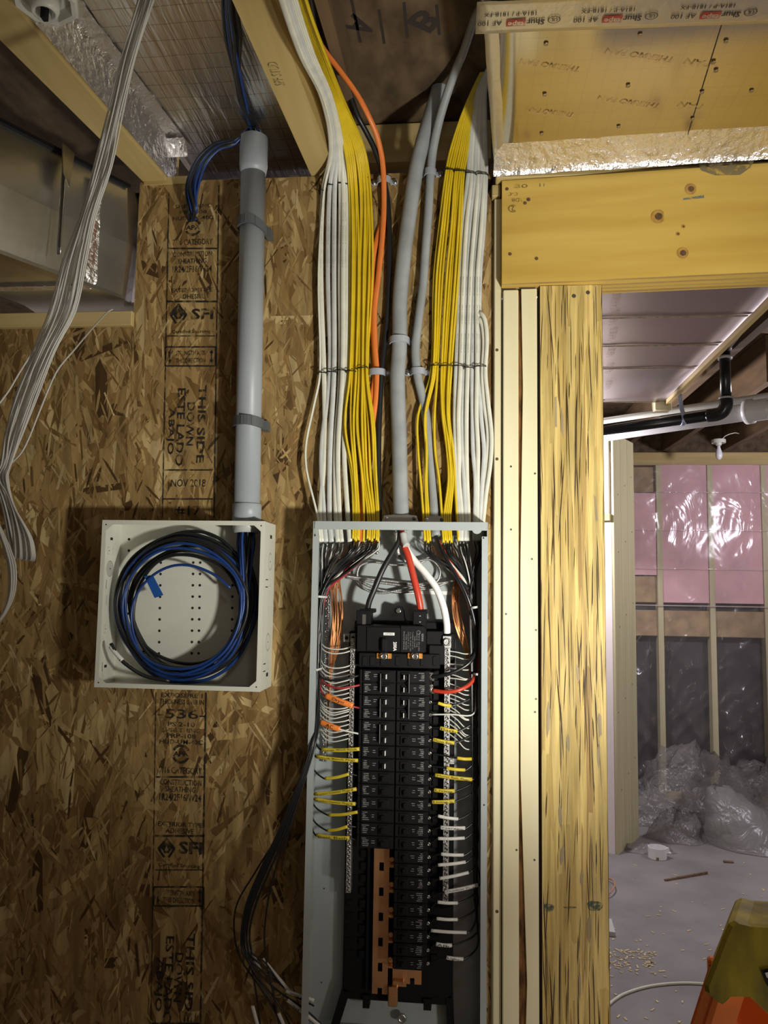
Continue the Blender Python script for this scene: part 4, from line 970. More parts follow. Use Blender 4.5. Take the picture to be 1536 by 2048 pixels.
# main breaker
mbk = thing('main_breaker', 'large black main breaker with white 200A marking at the top of the panel', 'circuit breaker', PY(780,1338,-.06))
def pbox(mb, x0_, y0_, x1_, y1_, yf, yb_, mi=0, bev=.0015):
    a = PY(x0_,y0_,yf); b = PY(x1_,y1_,yf); mb.box((a.x,yf,b.z),(b.x,yb_,a.z),mi,bev); return mb
mb = MB(); pbox(mb,714,1250,851,1306,-.094,-.034); pbox(mb,718,1305,880,1338,-.078,-.034,0); pbox(mb,733,1253,852,1305,-.0965,-.09,0); pbox(mb,801,1251,849,1306,-.0985,-.09,1)
for x_ in (724,739,760,790,815,840,865): pbox(mb,x_,1312,x_+8,1332,-.080,-.07,1)
pbox(mb,853,1262,886,1306,-.060,-.034,0); pbox(mb,858,1290,889,1330,-.070,-.034,0)
mb.build('body', ['black_plastic','black_matte'], mbk)
mb = MB(); pbox(mb,713,1220,741,1256,-.082,-.034); pbox(mb,720,1217,748,1226,-.080,-.034); pbox(mb,724,1228,732,1250,-.0826,-.08,1); mb.build('terminal_housing', ['black_plastic','steel'], mbk)
mb = MB(); pbox(mb,826,1222,852,1256,-.082,-.034); pbox(mb,829,1219,855,1228,-.080,-.034); pbox(mb,838,1231,842,1233,-.0826,-.08,1); pbox(mb,838,1243,842,1245,-.0826,-.08,1); mb.build('terminal_housing', ['black_plastic','print_white'], mbk)
mb = MB(); q = [PY(p_,q_,-.050) for p_, q_ in ((768,1252),(822,1252),(808,1238),(806,1222),(802,1214),(793,1212),(787,1218),(785,1236))]; mb.prism(q[::-1], (0,.04,0)); mb.lathe(PY(797,1222,-.0502), OUT, [(.0062,0),(.0062,.003),(.0045,.004)], 12, 1); mb.build('mounting_ear', ['black_plastic','chrome'], mbk)
mb = MB(); pbox(mb,762,1276,774,1304,-.108,-.094,0,.003); mb.build('switch_handle', 'black_matte', mbk)
for x_ in (768, 830):
    mb = MB(); s = 1 if x_ > 800 else -1
    pbox(mb,x_-15,1306,x_+15,1318,-.082,-.076,0,.001); pbox(mb,x_-7,1304,x_+8,1320,-.088,-.08,1,.002); mb.lathe(PY(x_,1313,-.088), OUT, [(.0072,0),(.0066,.004),(.0042,.0045),(.0036,.001)], 14, 1); mb.build('terminal_lug', ['lug_orange','chrome'], mbk)
mb = MB(); pbox(mb,767,1265,789,1271,-.0970,-.0964,0,0); text_into(mb, 'LISTED', PY(778,1268,-.0972), XR, ZU, px(-.09,16), px(-.09,3), mi=1); mb.build('sticker', ['print_white','marker'], mbk)
mb = MB(); text_into(mb, '200A', PY(790,1293,-.0969), -ZU, XR, px(-.09,18), px(-.09,7), bold=.03); mb.build('rating_mark', 'print_white', mbk)
mb = MB()
for k in range(8): text_into(mb, ('SENSITRIP BREAKER','TYPE MBK200','120/240 V AC','CU AL WIRE 75C','TORQUE 250 LB IN','LINE LOAD','HACR TYPE','MADE IN USA')[k], PY(808+4.3*k,1281+(k%2)*3,-.0990), -ZU, XR, px(-.09,(36,30,33,38,34,22,26,36)[k]), px(-.09,2.6))
text_into(mb, 'SIEMENS', PY(845,1275,-.0990), -ZU, XR, px(-.09,15), px(-.09,4), bold=.03)
c = PY(837,1265,-.0990)
for k in range(14):
    a0, a1 = 2*math.pi*k/14, 2*math.pi*(k+1)/14; Q = lambda r,t: c+XR*(r*math.cos(t))+ZU*(r*math.sin(t)); mb.quad([Q(.0033,a0),Q(.0042,a0),Q(.0042,a1),Q(.0033,a1)])
mb.build('printed_lettering', 'print_grey', mbk)

# branch breakers
YB = -.083
zrow = lambda q_: PY(790, q_, YB).z
ROWS = [1353,1379,1404,1430,1457,1482,1508,1534,1560,1585,1611,1637,1662,1690,1716,1742,1768,1793,1820,1845,1873,1899,1926]
LX0, LXM, RX1 = XN(716,1500,YB), XN(790,1500,YB), XN(858,1500,YB)
PIT = (zrow(1353)-zrow(1926))/22; ZR = [zrow(1353)-PIT*k for k in range(23)]
BW = 'fifteen'
def breaker(side, k, poles, label, group):
    x0, x1 = (LX0, LXM-.0006) if side == 'L' else (LXM+.0006, RX1)
    z1 = ZR[k]+PIT/2-.0004; z0 = ZR[k+poles-1]-PIT/2+.0004
    t = thing('circuit_breaker', label, 'circuit breaker', ((x0+x1)/2, YB, z0), group)
    d = 1 if side == 'L' else -1; X = lambda f: x0+(x1-x0)*(f if side == 'L' else 1-f)      # f = 0 at the outer end
    bxx = lambda mb, f0, f1, za, zb, ya_, yb_, mi=0, bev=0.0: mb.box((min(X(f0),X(f1)),ya_,za),(max(X(f0),X(f1)),yb_,zb),mi,bev)
    mb = MB(); mb.box((x0,YB+.004,z0),(x1,-.034,z1),0,.001)
    for p in range(poles):
        zc = ZR[k+p]; bxx(mb,.10,.985,zc-PIT*.47,zc+PIT*.47,YB,YB+.01,0,.0012); bxx(mb,.58,.86,zc-PIT*.36,zc+PIT*.36,YB-.0035,YB+.004,0,.0015); bxx(mb,0,.10,zc-PIT*.3,zc+PIT*.3,YB+.010,-.034,1,.001)
        bxx(mb,.66,.78,zc-PIT*.24,zc+PIT*.24,YB-.0038,YB-.002,1,0)
    mb.build('body', ['breaker_top','black_matte'], t)
    mb = MB()
    for p in range(poles):
        zc = ZR[k+p]; bxx(mb,.665,.735,zc-PIT*.20,zc+PIT*.20,YB-.0115,YB-.002,0,.001)
        if (side == 'L' and k+p < 8) or (side == 'R' and k+p < 4): bxx(mb,.742,.765,zc-PIT*.18,zc+PIT*.18,YB-.0120,YB-.003,1,0)
    if poles == 2: 
        bxx(mb,.60,.64,ZR[k+1]-PIT*.2,ZR[k]+PIT*.2,YB-.0105,YB-.003,0,.001); bxx(mb,.596,.602,ZR[k+1]-PIT*.25,ZR[k]+PIT*.25,YB-.0112,YB-.0104,2,0)
    mb.build('toggle', ['black_plastic','print_white','zip'], t)
    mb = MB()
    for p in range(poles):
        zc = ZR[k+p]; rr = random.Random(k*31+p+(500 if side == 'R' else 0))
        for q in range(5):
            zz = zc+PIT*(.30-.14*q); f0 = .14+rr.random()*.03; f1 = .22+rr.random()*.12
            bxx(mb,f0,f1,zz-.0007,zz+.0007,YB-.0006,YB-.0002)
        for q in range(2): bxx(mb,.40,.46+rr.random()*.05,zc+PIT*(.12-.16*q)-.0006,zc+PIT*(.12-.16*q)+.0006,YB-.0006,YB-.0002)
        text_into(mb, '20', Vector((X(.185),YB-.0007,zc+PIT*.02)), XR, ZU, .004, .0042, bold=.02)
    mb.build('rating_label', 'print_grey', t)
    if side == 'R':
        for p in range(poles):
            zc = ZR[k+p]; big = k == 0; mb = MB(); c = Vector((x1+.0015,-.074,zc)); r = .0056 if big else .0038
            mb.lathe(c, OUT, [(r*1.25,-.002),(r*1.25,.0),(r,.002),(r*.9,.004),(r*.55,.0045),(r*.45,.002)] if not big else [(r*1.2,-.004),(r*1.2,.001),(r,.0035),(r*.3,.0045)], 12)
            if big: mb.box((c.x-.005,c.y-.001,zc+.003),(c.x+.006,c.y+.004,zc+.010),0,.001); mb.box((c.x+.002,c.y,zc-.009),(c.x+.008,c.y+.005,zc-.003),0,.001)
            mb.build('terminal_screw', 'chrome', t)
    return t
k = 0
LEFTB = [(0,2),(2,2),(4,2)] + [(q,1) for q in range(6,14)]
RIGHTB = [(0,2),(2,2)] + [(q,1) for q in range(4,23)]
pl = {1:'single', 2:'double'}
for i, (q, p) in enumerate(LEFTB): breaker('L', q, p, f'{pl[p]} black breaker, {ORD[i]} from the top in the left column', 'breakers in the left column')
for i, (q, p) in enumerate(RIGHTB): breaker('R', q, p, f'{pl[p]} black breaker, {ORD[i]} from the top in the right column', 'breakers in the right column')
# ================================================================== power cables and their wires
random.seed(5)
def pts_of(rows, xs, ys):
    return [PY(x, r, y) for r, x, y in zip(rows, xs, ys)]
def sleeve(wire, a, b, colour, text=None, w_=.0062, mid=None, tw=None, side=1):
    a, b = Vector(a), Vector(b); m = (a+b)/2 if mid is None else Vector(mid)
    mb = MB(); mb.tube([a, m, b], w_, w_*.62, sides=10, sub=5)
    if text:
        d = (b-a); 
        if d.x < 0: d = -d
        d.y = 0; L = d.length; d.normalize(); u = Vector((-d.z,0,d.x)); c = m*.5+(a+b)*.25; c = c + OUT*(w_*.31+.0006+abs(a.y-b.y)*.25)
        text_into(mb, text, c, d, u, L*(tw or .86), w_*.62, mi=1)
    o = mb.build('label_sleeve', ['sleeve_'+colour, 'marker'], wire)
    return tag(o, {'yellow':'yellow label sleeve','white':'white label sleeve','orange':'orange label sleeve'}[colour])
def wire(parent, name, pts, m, w_=.0037, sub=6):
    return MB().tube(pts, w_, sides=7, sub=sub).build(name, m, parent)

RW = [0,107,200,300,385,550,745,900,1037]
XJ = -.285
def left_top(xs, lay):
    """the left bundle comes down the side of the joist, then lies on the wall"""
    q = PX(xs[0], 0, XJ+.002*lay); o = [q+Vector((-.004,-.95,.012)), q+Vector((-.002,-.30,.008))]
    for r, x in zip((0,107,200), xs[:3]): o.append(PX(x, r, XJ+.002*lay))
    return o
WHITE_L = [[564,601,646,662,646,642,648,649,640],[568,604,648,664,648,637,640,614,636],[572,608,651,668,659,656,660,643,648],[576,612,654,672,669,668,668,660,659],
           [580,616,657,676,681,680,681,671,672],[585,620,660,681,687,686,685,676,679],[589,624,663,685,692,692,691,688,696]]
YEL_ROWS = [0,107,200,300,385,550,745,850,950,1037]
YEL_L = [[592,634,664,690,699,701,697,687,703,707],[594,636,666,693,703,705,700,690,706,711],[597,637,668,697,707,709,704,702,709,713],[599,639,670,701,711,713,708,708,711,716],
         [601,640,672,705,714,717,712,707,713,718],[603,642,674,710,721,720,718,714,724,728],[605,643,676,714,725,723,722,717,727,736],[607,645,678,717,729,727,725,724,730,740],
         [608,646,680,720,732,731,728,730,734,745],[610,647,682,723,735,734,730,737,741,749],[611,649,684,727,738,738,733,744,749,754],[612,650,687,729,741,745,735,748,752,757]]
ROWR = [150,225,300,352,450,555,745,830,900,960,1037]
YEL_R = [[960,926,901,891,879,868,862,836,836,841,847],[962,928,906,895,884,873,866,850,852,851,853],[964,931,911,900,889,879,870,852,853,853,857],
         [966,933,915,904,895,885,875,869,870,878,884],[968,936,920,910,903,893,883,885,894,897,888],[970,938,924,914,908,899,888,889,898,901,892],
         [972,940,928,919,912,904,892,892,901,903,896],[974,942,932,923,917,910,897,895,903,906,900],[976,944,935,927,922,916,902,898,906,910,914]]
ROWW = [225,300,352,450,555,745,830,900,960,1037]
WHITE_R = [[948,940,936,926,921,912,910,911,913,919],[952,945,943,933,927,921,917,918,918,924],[956,951,949,941,934,928,925,925,928,931],[960,957,956,949,941,935,933,933,934,937],
           [964,962,962,957,949,944,945,946,951,950],[967,968,968,963,955,954,953,956,955,955],[970,972,972,968,960,958,962,968,965,960]]
HOT_L = [(6,(643,1499),(719,1498),'yellow','Garage Work Bench'),(7,(633,1513),(716,1521),'yellow','Work Bench Plugs'),(8,(650,1557),(698,1548),'yellow',None),(9,(629,1588),(713,1578),'yellow','Kitchen Counter Plugs A'),
         (10,(629,1598),(711,1608),'yellow','Kitchen Counter Plugs B'),(11,(657,1630),(715,1624),'yellow',None),(12,(655,1661),(695,1653),'yellow',None),(13,(633,1670),(699,1676),'yellow','Basc Bath')]
HOT_R = [(2,(876,1406),(902,1412),'yellow',None),(4,(880,1456),(914,1463),'yellow','Bath'),(5,(866,1479),(908,1486),'yellow','Master Bath'),(6,(914,1516),(943,1518),'yellow',None),(7,(893,1536),(930,1540),'yellow',None),
         (8,(870,1550),(944,1559),'yellow','Master Bath Plugs'),(9,(868,1580),(909,1582),'yellow','Living'),(10,(864,1604),(909,1602),'yellow','Living 2'),
         (11,(876,1632),(916,1638),'white',None),(12,(881,1655),(930,1656),'white','Garage'),(13,(876,1677),(929,1676),'white',None),(14,(882,1708),(927,1710),'white',None),(15,(876,1730),(931,1724),'white',None),
         (16,(879,1757),(937,1745),'white',None),(17,(889,1784),(956,1770),'white','Outdoor Plugs'),(18,(875,1804),(915,1806),'white',None),(19,(873,1837),(915,1839),'white',None),(20,(862,1861),(933,1865),'white',None),(21,(872,1888),(903,1891),'white','AIR'),(22,(893,1915),(926,1918),'white','Lights')]
# loose hot wires leave the panel over its left edge: end points and label sleeves
LOOSE = []
for i in range(9):
    j = (i-4)*2.1
    LOOSE.append([(634+j*.5,1440,-.085),(626+j*.4,1492,-.104),(600+j*.7,1572,-.110),(562+j*1.2,1670,-.100),(532+j*1.3,1735,-.092),(503+j*1.3,1805,-.085),(491+j*1.1,1860,-.080),(494+j*1.2,1905,-.078)])
TAILS = [[(516,1945),(560,1985),(612,2020),(668,2075)],[(510,1940),(545,1975),(590,2010),(650,2062)],[(520,1938),(552,1962),(588,1990),(628,2012)],[(506,1950),(530,1985),(575,2020),(640,2070)],
         [(512,1950),(548,1995),(575,2040),(590,2080)],[(524,1930),(550,1955),(575,1980),(618,1998)],[(503,1935),(512,1985),(518,2030),(524,2080)],[(500,1930),(535,1990),(556,2030),(575,2085)],[(530,1925),(560,1965),(585,1985),(624,2000)]]
TAIL_SLEEVE = {0:((575,2000),(640,2052),'Bed Room'),2:((572,1982),(628,2001),'Family Lights'),5:((525,1918),(580,1984),None),6:((505,2012),(518,2062),None),7:((557,2026),(572,2060),None),8:((500,1900),(520,1938),None)}
EXTRA = {1:[(634,1440,-.09),(622,1500,-.108),(585,1640,-.10),(545,1760,-.085),(530,1850,-.075),(531,1910,-.072),(546,1985,-.07),(562,2070,-.07)],
         3:[(633,1440,-.09),(620,1500,-.108),(560,1660,-.10),(510,1745,-.08),(474,1808,-.07),(468,1860,-.066),(480,1915,-.066),(520,1975,-.066),(560,2040,-.066)]}
jit = lambda a: random.uniform(-a, a)
NEUT_L = [1293,1301,1330,1339,1348,1358,1366,1375,1384,1393,1412,1417,1421,1428,1438,1447,1457,1466,1475]
NEUT_R = [1302,1311,1328,1336,1348,1356,1367,1378,1388,1396,1404,1412,1420,1428,1438,1448,1458,1468]
gi = 0
USED = set()
def left_inside(cab, xe, i, hot, loose, ye=1088):
    """conductors of a left cable: black to a breaker (or loose), white to the bar, copper to ground"""
    e = PY(xe, ye, -.046); j = jit(9)
    bx = 640+j; d = -.046-.032*random.random()
    head = [e, PY(xe-2-(xe-640)*.05, ye+18, d-.004), PY(640+(xe-640)*.42+j*.5, 1140+jit(6), d), PY(bx, 1192+jit(5), d), PY(634+j*.75, 1335, d)]
    if hot:
        k, a, b, col, txt = hot
        h = wire(cab, 'hot_wire', head + [PY(629+j*.5, min(1400, a[1]-60), d), PY(626+j*.4, a[1]-28, -.055), PY(a[0]-2, a[1], -.070), PY((a[0]+b[0])/2, (a[1]+b[1])/2+2, -.078), PY(b[0], b[1], -.080), Vector((LX0-.001, -.072, ZR[k]))], 'black_wire')
        sleeve(h, PY(a[0],a[1],-.0745), PY(b[0],b[1],-.082), col, txt, .0078 if txt else .0066, PY((a[0]+b[0])/2,(a[1]+b[1])/2+2,-.081))
    elif loose is not None:
        L = LOOSE[loose] if loose not in EXTRA else None
        ja, jb = jit(3), jit(3)
        p = ([PY(q[0]+ja,q[1],q[2]) for q in L] + [PY(q[0],q[1],-.074+.006*n) for n, q in enumerate(TAILS[loose])]) if L else [PY(*q) for q in EXTRA[loose]]
        h = wire(cab, 'hot_wire', head + p, 'black_wire')
        if L and loose in TAIL_SLEEVE and loose not in USED:
            USED.add(loose)
            a, b, txt = TAIL_SLEEVE[loose]; sleeve(h, PY(*a,-.072), PY(*b,-.064), 'white', txt, .0078)
    y1 = NEUT_L[i % len(NEUT_L)]
    wire(cab, 'neutral_wire', [e+XR*.003, PY(xe, ye+17, d+.016), PY(642+(xe-640)*.42+j*.5, 1141, d+.016), PY(643+j*.6, 1190, -.034), PY(636+j*.5, y1-28, -.036), PY(646, y1-2, -.056), PY(664, y1+7+jit(2), -.064), PY(686, y1+5, -.064), PY(703, y1, -.056)], 'white_wire', .0029)
    g = jit(12)
    wire(cab, 'ground_wire', [e-XR*.002+Vector((0,.008,0)), PY(640+(xe-640)*.66, 1115, -.024), PY(654+(xe-640)*.24+g*.4, 1152, -.026), PY(672+g*.9, 1184, -.030), PY(675+g*.9, 1235+jit(14), -.034+jit(.006)), PY(670+g*.75+jit(4), 1290, -.034), PY(662+g*.3, 1338, -.024), PY(655, 1350+8*i, -.014)], 'copper', .0021)
def sheath(name, pts, w_, d_, m, label, cat='cable', group=None, prints=None):
    o = MB().tube(pts, w_, d_, sides=10, sub=6).build(name, m); return tag(o, label, cat, group)
# ---- white cables on the left
ordl = sorted(range(len(WHITE_L)), key=lambda i: WHITE_L[i][-1]); rank = {c: r for r, c in enumerate(ordl)}
for i, xs in enumerate(WHITE_L):
    y = -.012-.006*(i%2)
    p = left_top(xs, i) + [PY(xs[3],300,-.105+.004*i), PY(xs[4],385,-.018-.004*(i%2)), PY(xs[5],550,y), PY(xs[6],745,y), PY(xs[7],900,y-.006), PY(xs[8],1037,-.036), PY(xs[8]+4,1084,-.046)]
    thin = i == 1
    if thin: p[9:10] = [PY(628,810,y), PY(615,870,y-.002), PY(611,905,y-.004), PY(614,945,y-.010)]
    o = sheath('power_cable', p, .0052 if thin else .0112, .0105 if thin else .0058, 'white_sheath' if i not in (2,3) else 'grey_white_sheath', f'white cable, {ORD[rank[i]]} from the left where cables enter the panel', 'cable', 'white cables left of the thick grey cable')
    if not thin:
        for s_ in range(3):
            mb = MB(); c = p[6].lerp(p[7], .25+.28*s_) + OUT*.0052; dd = (p[7]-p[6]).normalized()
            text_into(mb, 'NM-B 14-2 WITH GROUND 600V', c, dd, dd.cross(OUT)*-1, .045, .0022); mb.build('printed_lettering', 'cable_print', o)
    left_inside(o, xs[8]+4, i, None, i)
# ---- yellow cables on the left
for i, xs in enumerate(YEL_L):
    y = -.012-.007*(i%3==1)
    p = left_top(xs, i) + [PY(xs[3],300,-.085+.003*i), PY(xs[4],385,-.018-.003*(i%2)), PY(xs[5],550,y), PY(xs[6],745,y), PY(xs[7],850,y-.003-.003*(i%3)), PY(xs[8],950,-.020-.003*(i%3)), PY(xs[9],1037,-.038), PY(xs[9]-1,1078+3*(i%3),-.046)]
    o = sheath('power_cable', p, .0060, .0105, 'yellow_sheath', f'yellow cable, {ORD[i]} from left of the yellows left of the orange cables' if i < 6 else f'yellow cable, {ORD[i]} from left of the yellows left of the grey cable', 'cable', 'yellow cables left of the thick grey cable')
    left_inside(o, xs[9]-1, 7+i, HOT_L[i] if i < 8 else None, {8:2,9:8,10:7,11:5}.get(i), 1082)
# ---- orange and black cables on the left
o1 = [PY(590,0,-.50)+Vector((0,-.9,.02)), PY(590,0,-.50), PY(622,55,-.42), PY(643,93,-.36), PY(679,140,-.25), PY(715,190,-.15), PY(736,229,-.10), PY(754,272,-.066), PY(765,325,-.036), PY(768,400,-.016), PY(765,470,-.014), PY(756,560,-.013), PY(749,620,-.013), PY(750,690,-.013), PY(754,750,-.014), PY(752,800,-.013), PY(745,850,-.010), PY(738,930,-.010), PY(727,1000,-.020), PY(724,1037,-.034), PY(722,1084,-.044)]
o2 = [PY(590,0,-.485)+Vector((0,-.9,.02)), PY(590,0,-.485), PY(622,55,-.405), PY(643,93,-.345), PY(679,140,-.235), PY(715,190,-.135), PY(736,229,-.086), PY(754,272,-.052), PY(765,325,-.022), PY(768,400,-.006), PY(765,440,-.006), PY(756,470,-.007), PY(746,520,-.010), PY(743,600,-.011), PY(748,690,-.008), PY(750,750,-.006), PY(743,800,-.008), PY(738,850,-.007), PY(728,930,-.006), PY(721,1000,-.016), PY(718,1037,-.030), PY(716,1084,-.042)]
bl = [PY(618,-10,-.44)+Vector((0,-.9,.02)), PY(618,-10,-.44), PY(632,68,-.36), PY(663,122,-.27), PY(694,175,-.16), PY(714,229,-.09), PY(733,265,-.060), PY(750,300,-.040), PY(766,350,-.018), PY(776,410,-.010), PY(779,500,-.010), PY(776,600,-.010), PY(769,690,-.010), PY(763,750,-.012), PY(758,850,-.010), PY(757,950,-.012), PY(758,1037,-.034), PY(752,1080,-.044)]
for nm, p, m, w_, d_, lab in (('power_cable', o1, 'orange_sheath', .0125, .0080, 'orange cable clamped on the wall, the front one of two'), ('power_cable', o2, 'orange_sheath', .0120, .0072, 'orange cable partly hidden behind the other orange one'), ('power_cable', bl, 'black_sheath', .0125, .0125, 'thick black cable right beside the orange cables')):
    o = sheath(nm, p, w_, d_, m, lab, 'cable', 'coloured cables under the grey straps')
    e = p[-1]
    if lab.startswith('orange cable clamped'):
        h = wire(o, 'hot_wire', [e, PY(700,1130,-.06), PY(650,1190,-.046), PY(641,1335,-.048), PY(640,1372,-.066), PY(650,1392,-.080), PY(678,1402,-.086), PY(706,1413,-.086), PY(719,1416,-.076)], 'red_thin', .0040)
        sleeve(h, PY(651,1391,-.083), PY(706,1412,-.089), 'orange', 'Dryer', .0125, PY(678,1402,-.089), .42)
    elif lab.startswith('orange'):
        h = wire(o, 'hot_wire', [e, PY(695,1130,-.055), PY(646,1192,-.066), PY(636,1335,-.07), PY(634,1420,-.072), PY(642,1445,-.078), PY(660,1452,-.084), PY(680,1459,-.084), PY(719,1468,-.075)], 'white_wire', .0040)
        sleeve(h, PY(641,1444,-.081), PY(680,1459,-.087), 'orange', 'AC', .0120, PY(660,1452,-.087), .35)
    else:
        wire(o, 'hot_wire', [e, PY(735,1110,-.07), PY(690,1150,-.066), PY(655,1182,-.060), PY(642,1260,-.044), PY(638,1330,-.046), PY(645,1363,-.070), PY(675,1376,-.086), PY(700,1374,-.086), PY(720,1370,-.076)], 'red_thin', .0046)
        wire(o, 'hot_wire', [e+XR*.003, PY(742,1104,-.07), PY(700,1140,-.076), PY(652,1178,-.074), PY(638,1260,-.074), PY(636,1330,-.074), PY(645,1356,-.078), PY(680,1360,-.084), PY(718,1351,-.074)], 'black_wire', .0046)
# ---- yellow cables on the right
def right_inside(cab, xe, i, hots, ye=1088):
    e = PY(xe, ye, -.046)
    for hot in hots:
        k, a, b, col, txt = hot; j = jit(7); d = -.044-.030*random.random()
        head = [e, PY(xe+3, ye+20, d-.003), PY(945+(xe-945)*.45+j*.4, 1140+jit(6), d), PY(947+j, 1200, d), PY(949+j*.9, 1345, d)]
        run = [PY(952+j*.5, b[1]-70, d), PY(954+j*.3, b[1]-26, -.060)] if b[1] > 1440 else [PY(951,b[1]-24,-.06)]
        if b[0] > 945: run = run[:-1] + [PY(960,b[1]-14,-.066)]
        h = wire(cab, 'hot_wire', head + run + [PY(b[0]+3, b[1], -.070), PY((a[0]+b[0])/2, (a[1]+b[1])/2+1, -.078), PY(a[0], a[1], -.080), Vector((RX1+.004, -.076, ZR[k]))], 'black_wire')
        sleeve(h, PY(a[0],a[1],-.082), PY(b[0],b[1],-.0735), col, txt, .0080 if txt else .0068, PY((a[0]+b[0])/2,(a[1]+b[1])/2+1,-.081))
    j0 = jit(8); y1 = NEUT_R[i % len(NEUT_R)]; dy = (6,8,2,4,10,4,14,12,12,14,16,26,20,28,32,26,24,30)[i % 18]
    wire(cab, 'neutral_wire', [e-XR*.003, PY(xe+2, ye+19, -.040), PY(945+(xe-945)*.45+j0*.4, 1141, -.036), PY(948+j0*.5, 1198, -.034), PY(949, y1-20, -.036), PY(950, y1+dy-4, -.052), PY(932, y1+dy, -.060), PY(914, y1+dy*.4, -.060), PY(899, y1, -.054)], 'white_wire', .0026)
    g = jit(9)
    wire(cab, 'ground_wire', [e+Vector((0,.008,0)), PY(945+(xe-945)*.7, 1116, -.020), PY(934+(xe-945)*.25+g*.5, 1150, -.020), PY(914+g, 1180, -.022), PY(912+g*.9, 1215+jit(10), -.024+jit(.005)), PY(920+g, 1255, -.028), PY(936+g*.5, 1310, -.020), PY(944, 1380, -.016)], 'copper', .0019)
hr = list(HOT_R)
for i, xs in enumerate(YEL_R):
    y = -.012-.007*(i%3==1); lift = [-.03,-.03,-.03,-.022]
    p = [PY(1010,60,-.11)] + [PY(x,r,yy) for r, x, yy in zip(ROWR, xs, [-.07,-.045,-.024,-.020,y,y,y,y-.004-.004*(i%2),-.018-.004*(i%3),-.026,-.038])] + [PY(xs[-1]+3,1082+4*(i%2),-.046)]
    o = sheath('power_cable', p, .0062, .0105, 'yellow_sheath', f'yellow cable, {ORD[i]} from the left of the yellows right of the grey cables', 'cable', 'yellow cables right of the thick grey cable')
    hots = [hr[i]] if i < 8 else []
    right_inside(o, xs[-1]+3, i, hots, 1086)
    if i == 8: wire(o, 'hot_wire', [PY(xs[-1]+3,1086,-.046), PY(935,1140,-.062), PY(944,1200,-.06), PY(950,1345,-.064), PY(951,1420,-.070), PY(940,1431,-.078), PY(905,1429,-.084), PY(864,1429,-.080)], 'white_wire', .0034)
for i, xs in enumerate(WHITE_R):
    y = -.012-.006*(i%2)
    p = [PY(1005,90,-.12), PY(960+2*i,170,-.08)] + [PY(x,r,yy) for r, x, yy in zip(ROWW, xs, [-.045,-.024,-.020,y,y,y,y-.004,-.018-.003*(i%2),-.026,-.038])] + [PY(xs[-1]-1,1082,-.046)]
    o = sheath('power_cable', p, .0100, .0058, 'white_sheath' if i%2 else 'grey_white_sheath', f'white cable, {ORD[i]} from the left of the whites right of the yellow ones', 'cable', 'white cables right of the thick grey cable')
    for s_ in range(3):
        mb = MB(); c = p[6].lerp(p[7], .1+.3*s_) + OUT*.0038; dd = (p[7]-p[6]).normalized(); text_into(mb, 'NM-B 14-2 WITH GROUND 600V', c, dd, dd.cross(OUT)*-1, .045, .0022); mb.build('printed_lettering', 'cable_print', o)
    right_inside(o, xs[-1]-1, 9+i, hr[8+i:9+i] if i < 5 else hr[8+5+(i-5)*2:8+7+(i-5)*2], 1084)
for n, (xs, lab) in enumerate((([(954,700,-.006),(953,655,-.008),(956,632,-.014),(962,627,-.022),(970,640,-.026),(974,680,-.026),(971,745,-.022),(976,800,-.022),(983,870,-.022),(981,925,-.022),(972,990,-.030),(967,1037,-.038),(962,1078,-.046)], 'spare white cable folded over in a loop at the right edge, outer one'),
                              ([(950,700,-.006),(951,665,-.007),(953,645,-.012),(958,638,-.018),(965,652,-.020),(968,690,-.020),(965,745,-.018),(968,800,-.016),(976,870,-.016),(973,930,-.016),(966,990,-.026),(962,1037,-.034),(957,1078,-.044)], 'spare white cable folded over in a loop at the right edge, inner one'))):
    p = [PY(*q) for q in xs]; o = sheath('power_cable', p, .0092, .0056, 'white_sheath', lab, 'cable', 'folded spare white cables')
    right_inside(o, xs[-1][0], 16+n, hr[17+n*2:19+n*2] if n == 0 else hr[19:20], 1080)
# ---- thick grey service cable with its big conductors
sp = [(884,120,-.03),(879,170,-.03),(862,228,-.032),(845,285,-.032),(832,340,-.026),(820,420,-.022),(808,510,-.022),(800,600,-.022),(799,690,-.022),(795,760,-.022),(798,860,-.024),(800,950,-.036),(802,1030,-.050),(802,1060,-.052)]
ser = sheath('service_cable', [PY(*q) for q in sp], .0345, .030, 'grey_sheath', 'thick grey service cable down the middle into the panel top', 'cable')
def big(name, pts, m, w_): return MB().tube([PY(*q) for q in pts], w_, sides=14, sub=8).build(name, m, ser)
big('black_conductor', [(799,1062,-.052),(796,1085,-.056),(783,1108,-.064),(765,1140,-.072),(748,1180,-.074),(738,1205,-.072),(734,1228,-.066)], 'black_sheath', .0125)
big('red_conductor', [(803,1062,-.052),(806,1085,-.058),(816,1112,-.066),(826,1150,-.072),(835,1185,-.074),(840,1210,-.072),(842,1232,-.066)], 'red_wire', .0145)
big('white_conductor', [(804,1062,-.050),(812,1095,-.046),(828,1120,-.050),(850,1145,-.056),(872,1175,-.060),(886,1210,-.062),(893,1245,-.062),(894,1266,-.058)], 'white_bright', .0150)
big('bare_conductor', [(800,1062,-.048),(794,1085,-.050),(794,1108,-.040),(802,1118,-.030),(830,1122,-.026),(862,1120,-.026),(880,1140,-.026),(874,1162,-.026),(840,1172,-.024),(800,1180,-.022),(760,1186,-.022),(730,1178,-.022),(715,1155,-.024),(720,1132,-.026),(745,1124,-.026),(790,1130,-.026),(840,1126,-.024),(862,1112,-.022)], 'alu', .0050)
